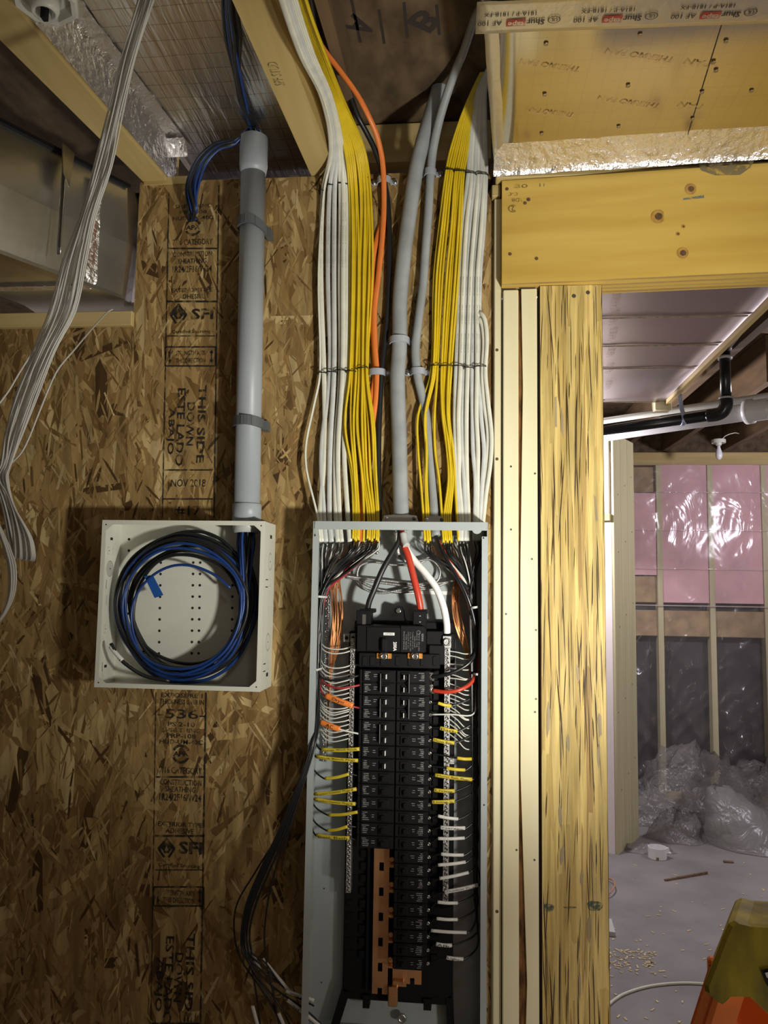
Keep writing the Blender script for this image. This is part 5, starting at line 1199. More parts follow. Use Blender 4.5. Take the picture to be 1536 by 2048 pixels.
mbx = [[(800,1062,-.047),(796,1090,-.045),(800,1110,-.034),(815,1124,-.028),(850,1118,-.024),(868,1106,-.022)],[(690,1152,-.030),(730,1157,-.024),(780,1162,-.022),(830,1168,-.022),(880,1166,-.022),(912,1160,-.026)],[(690,1154,-.026),(740,1162,-.021),(800,1170,-.021),(860,1175,-.022),(908,1160,-.022)],[(702,1154,-.022),(760,1180,-.020),(810,1184,-.020),(860,1176,-.020)]]
for q in mbx: big('bare_conductor', q, 'alu', .0062)
MB().tube([PY(792,1064,-.055),PY(793,1085,-.057),PY(797,1110,-.052)], .010, .006, sides=8).build('braid', 'alu', ser)
MB().tube([PY(806,1066,-.060),PY(809,1082,-.064),PY(813,1092,-.069)], .0158, .0158, sides=12).build('wrap_film', 'zip', ser)
# ---- thinner grey cable
gp = [(985,-20,-.33),(953,28,-.26),(928,100,-.17),(902,165,-.10),(880,235,-.060),(866,300,-.030),(861,350,-.018),(857,420,-.016),(851,500,-.016),(846,570,-.016),(837,640,-.016),(831,700,-.016),(835,750,-.017),(846,800,-.014),(856,860,-.010),(862,930,-.010),(866,985,-.018),(868,1030,-.034),(872,1072,-.044)]
gc = sheath('feeder_cable', [PY(*q) for q in gp], .0200, .0180, 'grey_sheath', 'thinner grey cable passing behind the yellow cables on the right', 'cable')
wire(gc, 'black_conductor', [PY(872,1072,-.044), PY(885,1105,-.07), PY(912,1150,-.082), PY(935,1195,-.080), PY(950,1250,-.070), PY(952,1300,-.070), PY(938,1326,-.080), PY(905,1345,-.086), PY(880,1352,-.084), PY(864,1354,-.078)], 'black_wire', .0085)
wire(gc, 'red_conductor', [PY(872,1074,-.040), PY(895,1115,-.05), PY(918,1155,-.058), PY(938,1205,-.060), PY(952,1280,-.056), PY(953,1340,-.062), PY(942,1366,-.074), PY(918,1380,-.086), PY(892,1384,-.086), PY(866,1381,-.078)], 'red_wire', .0085)
wire(gc, 'neutral_conductor', [PY(872,1074,-.036), PY(888,1112,-.052), PY(912,1140,-.056), PY(930,1165,-.058), PY(945,1230,-.04), PY(946,1320,-.03)], 'white_wire', .0070)
# ---- grey straps
def strap(cx, cy, half, y_front, label, ears=(1,1)):
    c = PY(cx, cy, 0); hw = px(0, half); t = thing('cable_strap', label, 'strap', (c.x,-.0026,c.z), 'grey cable straps')
    mb = MB(); R = []; N = 14; wz = px(0, 13)
    for k in range(N+1):
        a = math.pi*k/N; x = -math.cos(a); y = -.0026 - (y_front-.0026)*math.sin(a)**.55
        for_in = Vector((c.x+x*hw*.90, min(-.0027, y*.86), c.z)); out = Vector((c.x+x*hw, y, c.z)); R.append([for_in-ZU*wz/2, out-ZU*wz/2, out+ZU*wz/2, for_in+ZU*wz/2])
    mb.rings(R, 0, False); mb.build('band', 'pvc_strap', t)
    for s in (-1,1):
        m1 = MB(); q = Vector((c.x+s*(hw+px(0,7)), -.0026, c.z)); m1.box((min(c.x+s*hw*.95,q.x),-.006,c.z-wz*.42),(max(c.x+s*hw*.95,q.x),-.0027,c.z+wz*.42),0,.001); m1.lathe(q+Vector((0,.0,0)), OUT, [(wz*.52,0),(wz*.5,.0032)], 14); m1.build('ear', 'pvc_strap', t)
        m2 = MB(); m2.lathe(q+OUT*.0032, OUT, [(wz*.40,0),(wz*.38,.0015),(wz*.2,.0026)], 10); m2.box((q.x-wz*.3,-.0066,q.z-.0005),(q.x+wz*.3,-.0050,q.z+.0005)); m2.build('screw', 'steel', t)
    return t
strap(769,367,15,.026,'grey strap over the orange and black cables, the upper one')
strap(755,748,17,.026,'grey strap over the orange and black cables, the lower one')
strap(861,352,13,.029,'grey strap over the thinner grey cable, the upper one')
strap(837,747,15,.029,'grey strap over the thinner grey cable, the lower one')
strap(800,687,21,.042,'large grey strap over the thick grey service cable')
# ---- wire staples over the cable bundles
def staple(x0, x1, y, dy, label, depth=.0255):
    a, b = PY(x0,y,-.003), PY(x1,y+dy,-.003); f = Vector((0,-depth,0))
    mb = MB(); mb.tube([a,a+f*.6,a+f,a.lerp(b,.35)+f*1.05,a.lerp(b,.65)+f*1.05,b+f,b+f*.6,b], .0022, sides=6, sub=3)
    mb.tube([a+ZU*.0018+f*.9,a.lerp(b,.3)+f*1.10+ZU*.0016,a.lerp(b,.7)+f*1.10-ZU*.0010,b+f*.95-ZU*.001], .0014, sides=5, sub=3)
    tag(mb.build('cable_staple', 'staple'), label, 'staple', 'wire staples over the cable bundles')
SG = [(640,651,390,1,'upper row, far left white cable'),(654,674,380,1,'upper row, middle white cables of the left bundle'),(675,697,377,1,'upper row, right-hand white cables of the left bundle'),(696,718,372,-1,'upper row, first yellow group of the left bundle'),(719,740,366,0,'upper row, second yellow group of the left bundle'),
      (640,656,751,0,'lower row, far left white cables'),(656,674,750,-1,'lower row, middle white cables of the left bundle'),(674,694,746,0,'lower row, right-hand white cables of the left bundle'),(694,714,748,0,'lower row, first yellow group of the left bundle'),(716,737,743,-3,'lower row, second yellow group of the left bundle'),
      (888,908,350,1,'upper row, first yellow group of the right bundle'),(908,932,353,1,'upper row, second yellow group of the right bundle'),(932,951,357,1,'upper row, first white pair of the right bundle'),(953,975,359,1,'upper row, second white pair of the right bundle'),
      (860,880,738,-2,'lower row, first yellow group of the right bundle'),(882,906,738,-1,'lower row, second yellow group of the right bundle'),(907,928,738,-1,'lower row, first white pair of the right bundle'),(928,948,741,0,'lower row, second white pair of the right bundle'),(950,971,739,-1,'lower row, last white pair of the right bundle')]
for x0, x1, y, dy, s in SG: staple(x0, x1, y, dy, 'dark wire staple, ' + s)
# ---- grey zip ties on the black wire bundles
for (x0, x1, y, dy, lab) in ((631,654,1192,2,'grey zip tie around the left black wires, upper one'),(625,643,1339,-2,'grey zip tie around the left black wires, lower one'),(938,959,1216,-3,'grey zip tie around the right black wires, upper one'),(946,960,1346,0,'grey zip tie around the right black wires, lower one')):
    a, b = PY(x0,y,-.060), PY(x1,y+dy,-.060); mb = MB(); R = []
    c = (a+b)/2; hw = (b-a).length/2; s = (b-a).normalized()
    for k in range(25):
        t = 2*math.pi*k/24; d = s*(hw*math.cos(t))*1.0 + OUT*(.027*math.sin(t))
        R.append([c+d-ZU*.0022, c+d*1.05-ZU*.0022, c+d*1.05+ZU*.0022, c+d+ZU*.0022])
    mb.rings(R, 0, False, False); tag(mb.build('zip_tie', 'zip'), lab, 'cable tie', 'zip ties in the panel')
# ---- metal cable connectors on the panel top
def connector(cx, w_, label, bigc):
    y = -.050 if bigc else -.036; c = PY(cx,1038,y); zt = PZ1+.0005; t = thing('cable_connector', label, 'connector', (c.x,y,zt))
    h = .017; r = px(y,w_)/2
    mb = MB().lathe((c.x,y,zt), ZU, [(r*1.02,0),(r*1.02,h),(r*.86,h),(r*.86,0)], 24, caps=False); mb.build('collar', 'steel', t)
    mb = MB(); e = r+.021
    if not bigc: e = r+.010
    p = [(c.x-e,zt+.002),(c.x-e+.004,zt+h-.002),(c.x-r,zt+h),(c.x+r,zt+h),(c.x+e-.004,zt+h-.002),(c.x+e,zt+.002)]
    yf = y-r*.92
    mb.prism([(a,yf-.004,b) for a,b in p][::-1], (0,.005,0)); mb.build('clamp_bar', 'steel', t)
    for s in (-1,1):
        q = Vector((c.x+s*(r+(e-r)*.55), yf-.004, zt+h*.5)); m2 = MB(); m2.lathe(q, OUT, [(.0042,0),(.0042,.002),(.002,.0026)], 12); m2.box((q.x-.003,q.y-.0030,q.z-.0005),(q.x+.003,q.y-.0022,q.z+.0005)); m2.build('screw', 'chrome' if s < 0 else 'nail', t)
connector(802, 34, 'metal clamp connector where the thick grey cable enters the panel', True)
connector(869, 20, 'small metal connector where the thinner grey cable enters the panel', False)

# ================================================================== thin white wires hanging at the left, nearer the camera
random.seed(11)
SPY = [-20,110,220,330,430,520,620,700,790,870,930]
SPL = [(298,16),(258,14),(231,14),(206,16),(176,15),(150,22),(126,25),(89,23),(52,22),(27,17),(12,10)]
for i in range(14):
    f = (i/13-.5)*2; Y0 = -.60-.012*((i*5)%7)/7
    pts = []
    for (x, hw), yy in zip(SPL, SPY): pts.append(PY(x+hw*f+jit(2.2), yy, Y0+jit(.004)))
    k = i
    pts += [PY(2+14*f,955,Y0-.01), PY(12+k*1.2,985+k*2,Y0-.012), PY(24+k*3.0,1050+2*k,Y0-.010), PY(28+k*3.2,1100+k*.8,Y0), PY(26+k*3.0,1116+k*.4,Y0+.016), PY(18+k*2.4,1090,Y0+.03), PY(4+k*1.5,1010,Y0+.03), PY(-14+k,960,Y0+.02)]
    if i % 2 == 0: pts += [PY(-20,1000,Y0-.01), PY(14+1.2*k,1120,Y0-.014), PY(18+1.0*k,1180,Y0-.012), PY(6+.5*k,1225,Y0-.006), PY(-25,1268,Y0)]
    o = MB().tube(pts, .0031, sides=6, sub=5).build('thin_cable', 'thin_white'); tag(o, f'thin white wire in the loose bundle hanging by the metal duct', 'cable', 'thin white wires in the hanging bundle')
p = [PY(226,618,-.03),PY(215,624,-.06),PY(180,662,-.30),PY(148,700,-.45),PY(115,740,-.52),PY(96,780,-.54),PY(76,830,-.55),PY(46,900,-.56),PY(18,930,-.56),PY(-20,958,-.56)]
tag(MB().tube(p, .0032, sides=6, sub=6).build('thin_cable', 'thin_white'), 'single thin white wire leaving the sill board towards the hanging bundle', 'cable')
p = [PY(152,560,-.55),PY(112,645,-.50),PY(75,690,-.46),PY(42,740,-.44),PY(15,785,-.43),PY(-20,830,-.43)]
tag(MB().tube(p, .0036, sides=6, sub=6).build('thin_cable', 'thin_white'), 'single thin white wire branching left off the hanging bundle', 'cable')
# ================================================================== the far room, seen through the doorway
YF = 4.45
top_z = PY(1400,905,YF).z; tp0 = PY(1400,930,YF).z
sxs = [(1316,1327),(1420,1434),(1529,1543)]
def fx(p_, q_, y=YF): return PY(p_, q_, y).x
studs = []
names = ['stud behind the clear film, left of the wide pink bays', 'stud behind the clear film, between the two pink bays', 'stud behind the clear film, at the right edge of the picture']
XS = [(fx(a,1200), fx(b,1200)) for a, b in sxs]
stp = XS[1][0]-XS[0][0]
for (a, b), nm in zip(XS, names):
    tag(MB().box((a,YF,.04),(a+.040,YF+.085,tp0),0,.002).build('wall_stud','stud_far'), 'pale ' + nm, 'stud')
xa_ = XS[0][0]-stp; tag(MB().box((xa_,YF,.04),(xa_+.04,YF+.085,tp0),0,.002).build('wall_stud','stud_far'), 'pale stud behind the corner post', 'stud')
tag(MB().box((xa_-.3,YF-.004,tp0),(3.6,YF+.09,top_z),0,.003).box((xa_-.3,YF-.002,top_z),(3.6,YF+.09,top_z+.002),0,.001).build('top_plate','pine_x'), 'pale top plate above the pink insulation', 'board')
tag(MB().box((xa_-.3,YF,0),(3.6,YF+.09,.04),0,.003).build('bottom_plate','pine_x'), 'pale bottom plate behind the heap of film', 'board')
zb1 = PY(1400,1206,YF).z
edges_ = [xa_+.042] ; bays = [(xa_+.042, XS[0][0]-.002), (XS[0][0]+.042, XS[1][0]-.002), (XS[1][0]+.042, XS[2][0]-.002), (XS[2][0]+.042, XS[2][0]+.042+.37)]
for n_, (b0, b1) in enumerate(bays):
    z0_, z1_ = (zb1, tp0) if n_ else (PY(1300,1150,YF).z, PY(1300,986,YF).z)
    mb = MB(); R = []
    nx, nz = 8, 14
    for j in range(nz+1):
        z = z0_+(z1_-z0_)*j/nz
        R.append([Vector((b0+(b1-b0)*i/nx, YF+.012 - .022*math.sin(math.pi*i/nx)*(.7+.3*mnoise.noise(Vector((i*.7,j*.6,n_)))), z)) for i in range(nx+1)])
    mb.rings(R, 0, True, False, closed=False); mb.rings([[p+Vector((0,.07,0)) for p in r][::-1] for r in R], 0, True, False, closed=False)
    mb.quad([R[0][0],R[0][-1],R[0][-1]+Vector((0,.07,0)),R[0][0]+Vector((0,.07,0))]); mb.quad([R[-1][0],R[-1][0]+Vector((0,.07,0)),R[-1][-1]+Vector((0,.07,0)),R[-1][-1]])
    tag(mb.build('insulation_batt','pink'), ('short pink insulation batt beside the corner post','wide pink insulation batt, left one behind the clear film','wide pink insulation batt, right one under the white bulb','pink insulation batt cut by the right edge of the picture')[n_], 'insulation')
zc1, zc0 = PY(1400,1222,YF).z, PY(1400,1274,YF).z
tag(MB().box((xa_,YF+.02,zc0),(3.4,YF+.06,zc1),0,.004).build('sheathing_board','brown_board'), 'brown board across the studs under the pink insulation', 'board')
tag(MB().box((xa_,YF+.03,PY(1300,1205,YF).z),(XS[0][0],YF+.06,PY(1300,1152,YF).z),0,.004).box((xa_,YF+.03,PY(1300,983,YF).z),(XS[0][0],YF+.06,tp0-.01),0,.004).build('sheathing_board','brown_board'), 'brown boards above and below the short pink batt', 'board')
# clear film over the studs: a wrinkled sheet
film = None
def wrinkled(name, x0, x1, z0, z1, y, nx, nz, amp, m, seed):
    mb = MB(); G = []
    for j in range(nz+1):
        z = z0+(z1-z0)*j/nz; low = max(0, 1-(z-z0)/1.3)
        row = []
        for i in range(nx+1):
            x = x0+(x1-x0)*i/nx
            d = abs(((x-XS[0][0]-.02)/stp+.5)%1-.5)*2
            a = amp*(.25+1.6*low)
            r = abs(mnoise.noise(Vector((x*5+z*2.2+seed, z*1.1-x*1.3, 1.7)))); r2 = abs(mnoise.noise(Vector((x*9-z*5, z*4+seed, 4.2))))
            row.append(Vector((x, y - .006 - a*((1-r)**5*.55+(1-r2)**6*.35)*min(1,d*2.2+.15), z)))
        G.append(row)
    mb.rings(G, 0, True, False, closed=False)
    return mb.build(name, m)
film = tag(wrinkled('vapour_film', xa_-.2, 3.4, .16, tp0+.012, YF-.012, 130, 110, .055, 'vapour', 3), 'clear wrinkled plastic film stapled over the studs and pink insulation', 'plastic film')
mb = MB()
for yy in (985,1061,1138,1212):
    z = PY(1400,yy,YF-.02).z
    mb.box((xa_,YF-.026,z-.004),(3.3,YF-.024,z+.004)) if yy == 1212 else mb.box((xa_,YF-.0255,z-.0016),(3.3,YF-.0245,z+.0016))
mb.build('film_seam', film_mat('film_fold', (.62,.52,.50), .55, .2, .2, (9,9,9)), film)
# heap of crumpled film on the floor
def crumple(base, rx, ry, h, seed, m, label, tip=(0,0), facets=26, rgh=.55):
    rr = random.Random(seed); mb = MB(); R = []; NR = 13
    b = Vector(base); h *= .78
    for j in range(NR+1):
        f = 1-j/NR; row = []
        for i in range(facets):
            a = 2*math.pi*i/facets; u = Vector((math.cos(a), math.sin(a), 0))
            n_ = mnoise.noise(Vector((u.x*1.9+seed, u.y*1.9, f*2.3+seed*.3))); n2 = abs(mnoise.noise(Vector((u.x*3.5, u.y*3.5+seed, f*4.5)))); n3 = mnoise.noise(Vector((u.x*7, u.y*7+seed, f*9)))
            rad = f**.7*(1+rgh*.55*n_+.12*n3); zz = h*(1-f**1.6)*(1-.9*rgh*n2+.25*rgh*n_) + .012*(n3+.4)
            row.append(Vector((b.x+u.x*rx*rad+tip[0]*(1-f), b.y+u.y*ry*rad+tip[1]*(1-f), max(.003, b.z+zz))))
        R.append(row)
    mb.rings(R, 0, True, False); o = mb.build('crumpled_film', m); return tag(o, label, 'plastic film', 'crumpled film on the far floor')
P0 = lambda a, b: PZ(a,b,0)
crumple(P0(1500,1690), .26, .22, .42, 3, 'film_heavy', 'milky peaked sheet of film on the floor, the large one at the right', (-.16,.12), 12, .35)
crumple(P0(1362,1676), .20, .16, .22, 8, 'film', 'crumpled greenish ball of film right of the corner post', (0,.05), 24, .8)
crumple(PZ(1385,1602,.10), .40, .28, .46, 12, 'film', 'tall crumpled heap of film under the middle stud', (.06,.1), 26, .8)
crumple(P0(1305,1640), .19, .22, .32, 17, 'film', 'crumpled film leaning behind the corner post', (-.05,.08), 22, .8)
crumple(P0(1520,1625), .42, .20, .42, 23, 'film', 'crumpled film heap in the back right', (.1,.12), 26, .7)
crumple(P0(1420,1640), .20, .14, .30, 29, 'film_heavy', 'milky fold of film in the middle of the heap', (-.10,.08), 10, .5)
crumple(P0(1300,1702), .16, .07, .05, 31, 'film', 'flat scrap of film at the foot of the corner post', (0,0), 18, .8)
# corner post of three studs, turned towards the viewer, and the bright studs beside it
ca, cb, cc_ = P0(1236,1710), P0(1278,1675), P0(1213,1700)
e1 = (cb-ca).normalized(); e2 = Vector((-e1.y, e1.x, 0)); 
if e2.dot(cc_-ca) < 0: e2 = -e2
cp = thing('corner_post', 'pale green-tinged corner post of three nailed studs in the far room', 'post', ca)
Lp = (cb-ca).length; hgt = 2.47
for k in range(3):
    a0 = ca+e1*(Lp*k/3+.0008); a1 = ca+e1*(Lp*(k+1)/3-.0008); mb = MB()
    q = [a0, a1, a1+e2*.014, a0+e2*.014]; mb.hexa([p for p in q]+[p+ZU*hgt for p in q])
    for z_ in (.35,.8,1.3,1.75,2.1):
        c = a0.lerp(a1,.3+.3*((k*2+int(z_*10))%2)) + ZU*(z_+.07*k); mb.lathe(c - e2*.0004, -e2, [(.005,0),(.0045,.0006)], 8, 1)
    mb.build('stud', ['stud_far','nail'], cp)
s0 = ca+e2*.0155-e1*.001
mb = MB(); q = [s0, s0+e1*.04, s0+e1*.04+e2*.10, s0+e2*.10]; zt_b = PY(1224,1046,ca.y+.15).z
mb.hexa([p for p in q]+[p+ZU*zt_b for p in q]); tag(mb.build('wall_stud','stud_lit'), 'brightly lit short stud left of the corner post', 'stud')
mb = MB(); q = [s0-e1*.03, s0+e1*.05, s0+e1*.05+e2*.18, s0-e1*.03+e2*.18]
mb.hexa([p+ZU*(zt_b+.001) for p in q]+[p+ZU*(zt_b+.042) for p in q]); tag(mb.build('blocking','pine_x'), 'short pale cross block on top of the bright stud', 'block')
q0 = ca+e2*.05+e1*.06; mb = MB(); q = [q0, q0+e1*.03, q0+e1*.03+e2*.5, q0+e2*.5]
mb.hexa([p+ZU*(zt_b+.05) for p in q]+[p+ZU*2.44 for p in q]); tag(mb.build('wall_board','stud_lit'), 'brightly lit white board above the cross block', 'board')
# joists, foil soffit, wood block
def far_joist(p, q, label, y0=.12, y1=4.44):
    ZJ = 2.588; a, b = PZ(*p,ZJ), PZ(*q,ZJ); k = (b.x-a.x)/(b.y-a.y); X = lambda y: a.x+k*.35*(y-a.y)
    mb = MB(); mb.hexa([(X(y0),y0,ZJ),(X(y0)+.04,y0,ZJ),(X(y1)+.04,y1,ZJ),(X(y1),y1,ZJ),(X(y0),y0,2.835),(X(y0)+.04,y0,2.835),(X(y1)+.04,y1,2.835),(X(y1),y1,2.835)])
    return tag(mb.build('floor_joist','dark_wood'), label, 'joist')
far_joist((1353,800),(1500,668),'brown joist beside the foil soffit, behind the black pipe', .27, 4.44)
far_joist((1330,899),(1410,851),'brown joist left of the white bulb', 2.4)
far_joist((1448,900),(1530,853),'brown joist right of the white bulb', 2.4)
fo = sheet('foil_sheet', [(-.05,.10,2.425),(.925,.10,2.425),(.955,2.12,2.425),(-.05,2.12,2.425)], 12, 24, 'foil_far', 'pinkish foil soffit sheet in the room beyond the doorway', 0, .003)
mb = MB()
for yy in (637,693,738,805): 
    a = PZ(1210,yy,2.4205); mb.box((-.04,a.y-.003,2.4195),(.93,a.y+.003,2.4225))
mb.build('sheet_seam', 'grime', fo)
for n_ in range(6):
    mb = MB(); text_into(mb, 'AF 100 181A-P', PZ(1232-3*n_, 600+34*n_, 2.4190), Vector((.1,1,0)), Vector((-1,.1,0)), .16, .03, bold=.01); mb.build('printed_lettering', 'ink_foil', fo)
tag(MB().hexa([(.927,.10,2.405),(.945,.10,2.405),(.975,2.12,2.405),(.957,2.12,2.405),(.927,.10,2.44),(.945,.10,2.44),(.975,2.12,2.44),(.957,2.12,2.44)]).build('edge_strip','pine_y'), 'thin wood strip along the right edge of the foil soffit', 'board')
a, b = PY(1315,786,2.08), PY(1349,815,2.08)
tag(MB().box((a.x,2.125,b.z),(b.x,2.20,a.z),0,.003).box((a.x,2.125,a.z+.001),(b.x,2.20,a.z+.062),0,.003).build('wood_block','pine'), 'pale wood block at the end of the foil soffit', 'block')
# drain pipes
A, B = PZ(1205,862,2.30), PZ(1436,829,2.30); d = (B-A).normalized(); A2 = A-d*.5
bp = thing('drain_pipe', 'black plastic drain pipe with an elbow below the foil soffit', 'pipe', A2)
MB().cyl(A2, B-d*.02, .0235, 18).build('pipe','abs',bp)
Ez = ZU*.055; mb = MB(); mb.tube([B-d*.045, B-d*.005, B+d*.018+ZU*.008, B+d*.035+ZU*.030, B+d*.037+ZU*.065], .058, sides=16, sub=5, nrm=(d.y,-d.x,0)); mb.build('elbow','abs',bp)
U0 = B+d*.037+ZU*.06; U1 = Vector((U0.x,U0.y,2.60)); MB().cyl(U0,U1,.0235,18).build('riser','abs',bp)
mb = MB(); mb.lathe(U0+ZU*.004,ZU,[(.031,0),(.031,.008)],18); mb.lathe(U1-ZU*.055,ZU,[(.031,0),(.031,.012)],18); mb.lathe(U1-ZU*.012,ZU,[(.030,0),(.030,.010)],18); mb.build('white_ring','zip',bp)
E = PZ(1545,575,2.595); MB().tube([U1-ZU*.005, U1+(E-U1)*.1, E], .047, sides=14, sub=4).build('pipe','abs',bp)
off = Vector((-d.y, d.x, 0))
if off.y < 0: off = -off
W0 = PY(1205,868,2.40); W1 = W0 + d*1.5
wp_ = thing('drain_pipe', 'white plastic drain pipe with a coupling, behind the black one', 'pipe', W0-d*.5)
W1 = PZ(1545,816,W0.z); dw = (W1-W0).normalized()
MB().cyl(W0-dw*.5, W1+dw*.5, .040, 22).build('pipe','pvc_white',wp_)
t_ = PZ(1497,826,W0.z); t_ = W0+dw*((t_-W0).dot(dw)); mb = MB(); mb.lathe(t_, dw, [(.041,-.002),(.056,0),(.056,.03),(.048,.034),(.048,.10),(.041,.10)], 22, caps=False); mb.build('coupling','pvc_white',wp_)
V0 = PY(1205,842,2.52); V1 = PZ(1545,791,V0.z); dv = (V1-V0).normalized(); tag(MB().cyl(V0-dv*.4, V1+dv*.4, .017, 14).build('water_pipe','lamp_white'), 'slim cream pipe running above the white drain pipe', 'pipe')
h0 = PY(1363,768,2.0); hb_ = A+d*((PZ(1368,840,2.30)-A).dot(d)); h0 = Vector((hb_.x-.01,hb_.y+.0,2.42))
mb = MB(); mb.tube([h0, h0.lerp(hb_,.5), hb_+Vector((0,-.026,.0)), hb_+Vector((0,-.020,-.022)), hb_+Vector((0,.012,-.027))], .020, .002, sides=8, sub=5); tag(mb.build('pipe_hanger','hanger'), 'pale blue strap holding up the black drain pipe', 'strap')
k0 = PY(1326,828,2.36); mb = MB(); mb.tube([k0+Vector((.022,0,.022)),k0+Vector((-.005,0,.026)),k0+Vector((-.02,0,.008)),k0+Vector((-.012,0,-.01)),k0+Vector((.016,0,-.012)),k0+Vector((-.02,0,-.022)),k0+Vector((.03,0,-.034))], .010, .016, sides=8, sub=4); tag(mb.build('pipe_hook','abs'), 'small black pipe hook below the wood block', 'hook')
c = PZ(1437,878,2.587); lh = lampholder((c.x,c.y,2.586), .048, 'white lampholder with a frosted bulb in the far room', True, None, .15)
mb = MB(); b0 = Vector((c.x+.02,c.y,2.580)); mb.tube([b0, b0+Vector((.03,.0,.03)), b0+Vector((.09,0,.05)), b0+Vector((.12,0,.045))], .006, sides=6); tag(mb.build('cord','lamp_white'), 'white cord curling from the far lampholder', 'cord')
# things on the far floor
c = PZ(1315,1716,0.0); r = .052; jb = thing('junction_box', 'white round plastic ceiling box lying on the concrete', 'electrical box', c)
mb = MB(); mb.lathe(c, ZU, [(r*.9,0),(r,.002),(r,.062),(r*.94,.062),(r*.94,.006),(r*.2,.006)], 26, 0, False, True); mb.build('shell','pvc_white',jb)
mb = MB(); mb.box((c.x+r*.95,c.y-.012,.028),(c.x+r+.022,c.y+.012,.036),0,.001); mb.box((c.x+r*.95,c.y-.004,.036),(c.x+r+.012,c.y+.004,.060),0,.001); mb.build('mounting_tab','pvc_white',jb)
MB().box((c.x-.018,c.y-r-.001,.001),(c.x-.004,c.y-r+.003,.018)).build('knockout','grime',jb)
a, b = P0(1330,1762), P0(1414,1748); dd = (b-a).normalized(); pp = Vector((-dd.y,dd.x,0))
mb = MB(); mb.hexa([a-pp*.010+ZU*.0005,b-pp*.007+ZU*.0005,b+pp*.010+ZU*.0005,a+pp*.008+ZU*.0005,a-pp*.008+ZU*.009,b-pp*.006+ZU*.014,b+pp*.008+ZU*.012,a+pp*.006+ZU*.008]); tag(mb.build('wood_scrap','debris'), 'thin brown wood scrap on the concrete in front of the white ring', 'scrap')
a, b = P0(1448,1726), P0(1462,1721); mb = MB().box((a.x,a.y,0.0005),(b.x,a.y+.02,.010),0,.002); tag(mb.build('wood_scrap','debris'), 'tiny dark chip on the concrete in front of the milky film', 'scrap')
q = [P0(1200,1792),P0(1216,1796),P0(1228,1786),P0(1229,1776),P0(1222,1766),P0(1205,1758)]; tag(MB().tube([p+ZU*(.006+.02*i*(5-i)/6) for i, p in enumerate(q)], .008, sides=7, sub=5).build('cord','cord_orange'), 'rust orange cord looping out from behind the yellow post', 'cord')
a = P0(1219,1868); tag(MB().hexa([(a.x-.03,a.y-.02,.0005),(a.x+.02,a.y-.03,.0005),(a.x+.03,a.y+.12,.0005),(a.x-.02,a.y+.12,.0005),(a.x-.03,a.y-.02,.02),(a.x+.02,a.y-.03,.02),(a.x+.03,a.y+.12,.02),(a.x-.02,a.y+.12,.02)]).build('wood_scrap','zip'), 'pale grey offcut on the concrete beside the yellow post', 'scrap')
q = [P0(1190,2040),P0(1222,2008),P0(1250,1990),P0(1300,1975),P0(1360,1969),P0(1412,1971),P0(1480,1980),P0(1560,2000)]; tag(MB().tube([p+ZU*.005 for p in q], .011, sides=8, sub=6).build('cable','white_sheath'), 'white cable curving across the concrete floor to the ladder', 'cable')
mb = MB(); rr = random.Random(4)
for k in range(150):
    if k < 90: c = P0(rr.uniform(1215,1310), rr.gauss(1918,12))
    else: c = P0(rr.uniform(1215,1530), rr.uniform(1725,2048))
    a = rr.uniform(0,6.28); L = rr.uniform(.004,.014); u = Vector((math.cos(a),math.sin(a),0)); v = Vector((-u.y,u.x,0))*rr.uniform(.002,.004); mb.prism([c-u*L-v,c+u*L-v,c+u*L+v,c-u*L+v], (0,0,.003))
o = mb.build('wood_shavings','shavings'); tag(o, 'pale wood shavings scattered on the concrete', 'shavings', None, 'stuff')

# ================================================================== step ladder in the foreground
YLd = -1.0
L_ = lambda a, b, y=YLd: PY(a, b, y)
xm = L_(1640,1900).x
def mir(p): return Vector((2*xm-p.x, p.y, p.z))
lad = thing('step_ladder', 'step ladder with a scuffed yellow top cap and orange rails', 'ladder', (xm, YLd+.2, 0))
left = [L_(1500,1852),(L_(1474,1846)),(L_(1461,1852)),(L_(1449,1880)),(L_(1432,1925)),(L_(1412,1975)),(L_(1414,1988)),(L_(1440,2011)),(L_(1449,2004)),(L_(1457,1995)),(L_(1500,1996)),(L_(1548,2042))]
front = left + [mir(p) for p in left[::-1]]
BK = .065
def back(p, k=1.0):     # the cap tapers towards the back and its top edge is rounded
    q = p.copy(); q.y += BK; q.x += (.024 if p.x < xm else -.024); return q
mb = MB(); n_ = len(front)
infl = lambda p, s: Vector((xm+(p.x-xm)*s, p.y, L_(0,1826).z+(p.z-L_(0,1826).z)*s))
r0_ = [infl(p,.975) for p in front]; r1_ = [p+Vector((0,.006,0)) for p in front]; r2_ = [back(p)-Vector((0,.006,0)) for p in front]; r3_ = [infl(back(p),.975) for p in front]
mb.rings([r0_, r1_, r2_, r3_], 0, False, False)
for ring_, fl in ((r0_,False),(r3_,True)):
    # two halves so that the arched faces stay clean
    h = n_//2; half = [ring_[:h-1]+[ring_[h-1]], ring_[h:]]
    top_mid = Vector((xm, ring_[0].y, ring_[0].z)); bot_mid = Vector((xm, ring_[h-1].y, ring_[h-1].z))
    f1 = ring_[:h]+[bot_mid, top_mid]; f2 = [top_mid, bot_mid]+ring_[h:]
    for f in (f1, f2): mb.quad(f if fl else f[::-1])
mb.build('top_cap', 'ladder_yellow', lad)
mb = MB(); q = [L_(a,b,YLd-.0006) for a,b in ((1522,1941),(1532,1938),(1556,1936),(1572,1950),(1566,1972),(1545,1984),(1534,1970))]; mb.prism(q, (0,.0012,0)); mb.build('warning_mark', 'black_matte', lad)
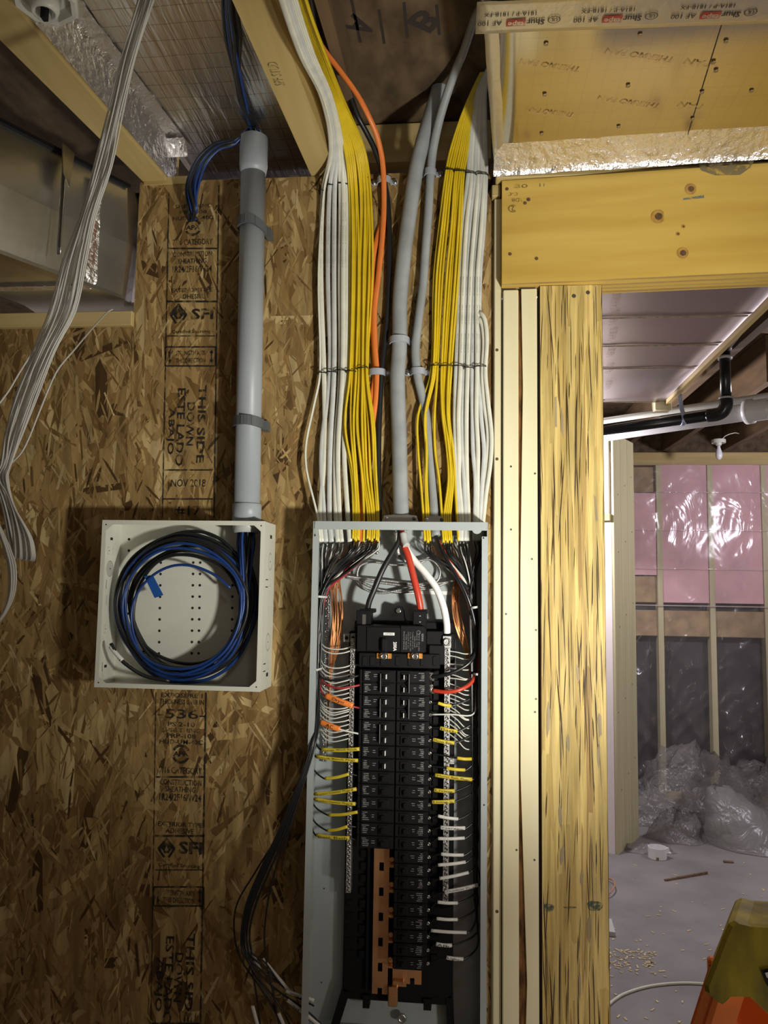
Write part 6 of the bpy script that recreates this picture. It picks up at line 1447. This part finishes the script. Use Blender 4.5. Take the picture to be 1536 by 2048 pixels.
mb = MB(); q = [L_(a,b,YLd-.0010) for a,b in ((1530,1946),(1548,1942),(1546,1954),(1534,1956))]; mb.prism(q, (0,.0006,0)); mb.build('warning_symbol', 'print_white', lad)
def rail(p0, p1, name='rail'):
    a, b = Vector(p0), Vector(p1); mb = MB(); dx_ = Vector((.026,0,0)); dy_ = Vector((0,.030,0)); t = .006
    s = 1 if a.x < xm else -1
    mb.hexa([b, b+dx_*s*.2, b+dx_*s*.2+dy_, b+dy_, a, a+dx_*s*.2, a+dx_*s*.2+dy_, a+dy_] if s > 0 else [b+dx_*s*.2, b, b+dy_, b+dx_*s*.2+dy_, a+dx_*s*.2, a, a+dy_, a+dx_*s*.2+dy_])
    for o_ in (Vector((0,0,0)), Vector((0,.024,0))):
        e = Vector((0,.006,0)); q = [b+o_, b+o_+dx_*s, b+o_+dx_*s+e, b+o_+e, a+o_, a+o_+dx_*s, a+o_+dx_*s+e, a+o_+e]
        mb.hexa(q if s > 0 else [q[1],q[0],q[3],q[2],q[5],q[4],q[7],q[6]])
    return mb.build(name, 'ladder_orange', lad)
p = L_(1447,1985); p.y += .012; slope = (L_(1405,2048).x-L_(1424,1990).x)/(L_(1405,2048).z-L_(1424,1990).z)
for s in (1,-1):
    a = p if s > 0 else mir(p); foot = Vector((a.x+s*slope*(-a.z), a.y-.02, 0.0)); 
    rail(foot, a + ZU*.005)
    a2 = a+Vector((s*.085,.018,-.06)); foot2 = Vector((a2.x+s*slope*(-a2.z)*.7, a2.y+.62, 0.0)); rail(foot2, a2, 'rear_rail')
zs_ = p.z-.01
for k, z in enumerate((p.z-.035, p.z-.33, p.z-.63)):
    x_ = p.x+slope*(z-p.z)+.004; 
    if k == 0: MB().box((x_+.016,YLd+.070,z-.07),(2*xm-x_-.016,YLd+.078,z+.034),0,.002).build('cross_plate','ladder_orange',lad)
    else: MB().box((x_,YLd+.012,z-.012),(2*xm-x_,YLd+.10,z+.012),0,.003).build('step','ladder_orange',lad)
tag(MB().box((-.6,4.50,2.59),(4.05,4.53,2.835)).build('rim_gap_board','subfloor'), 'dark strand board rim above the far top plate', 'board')
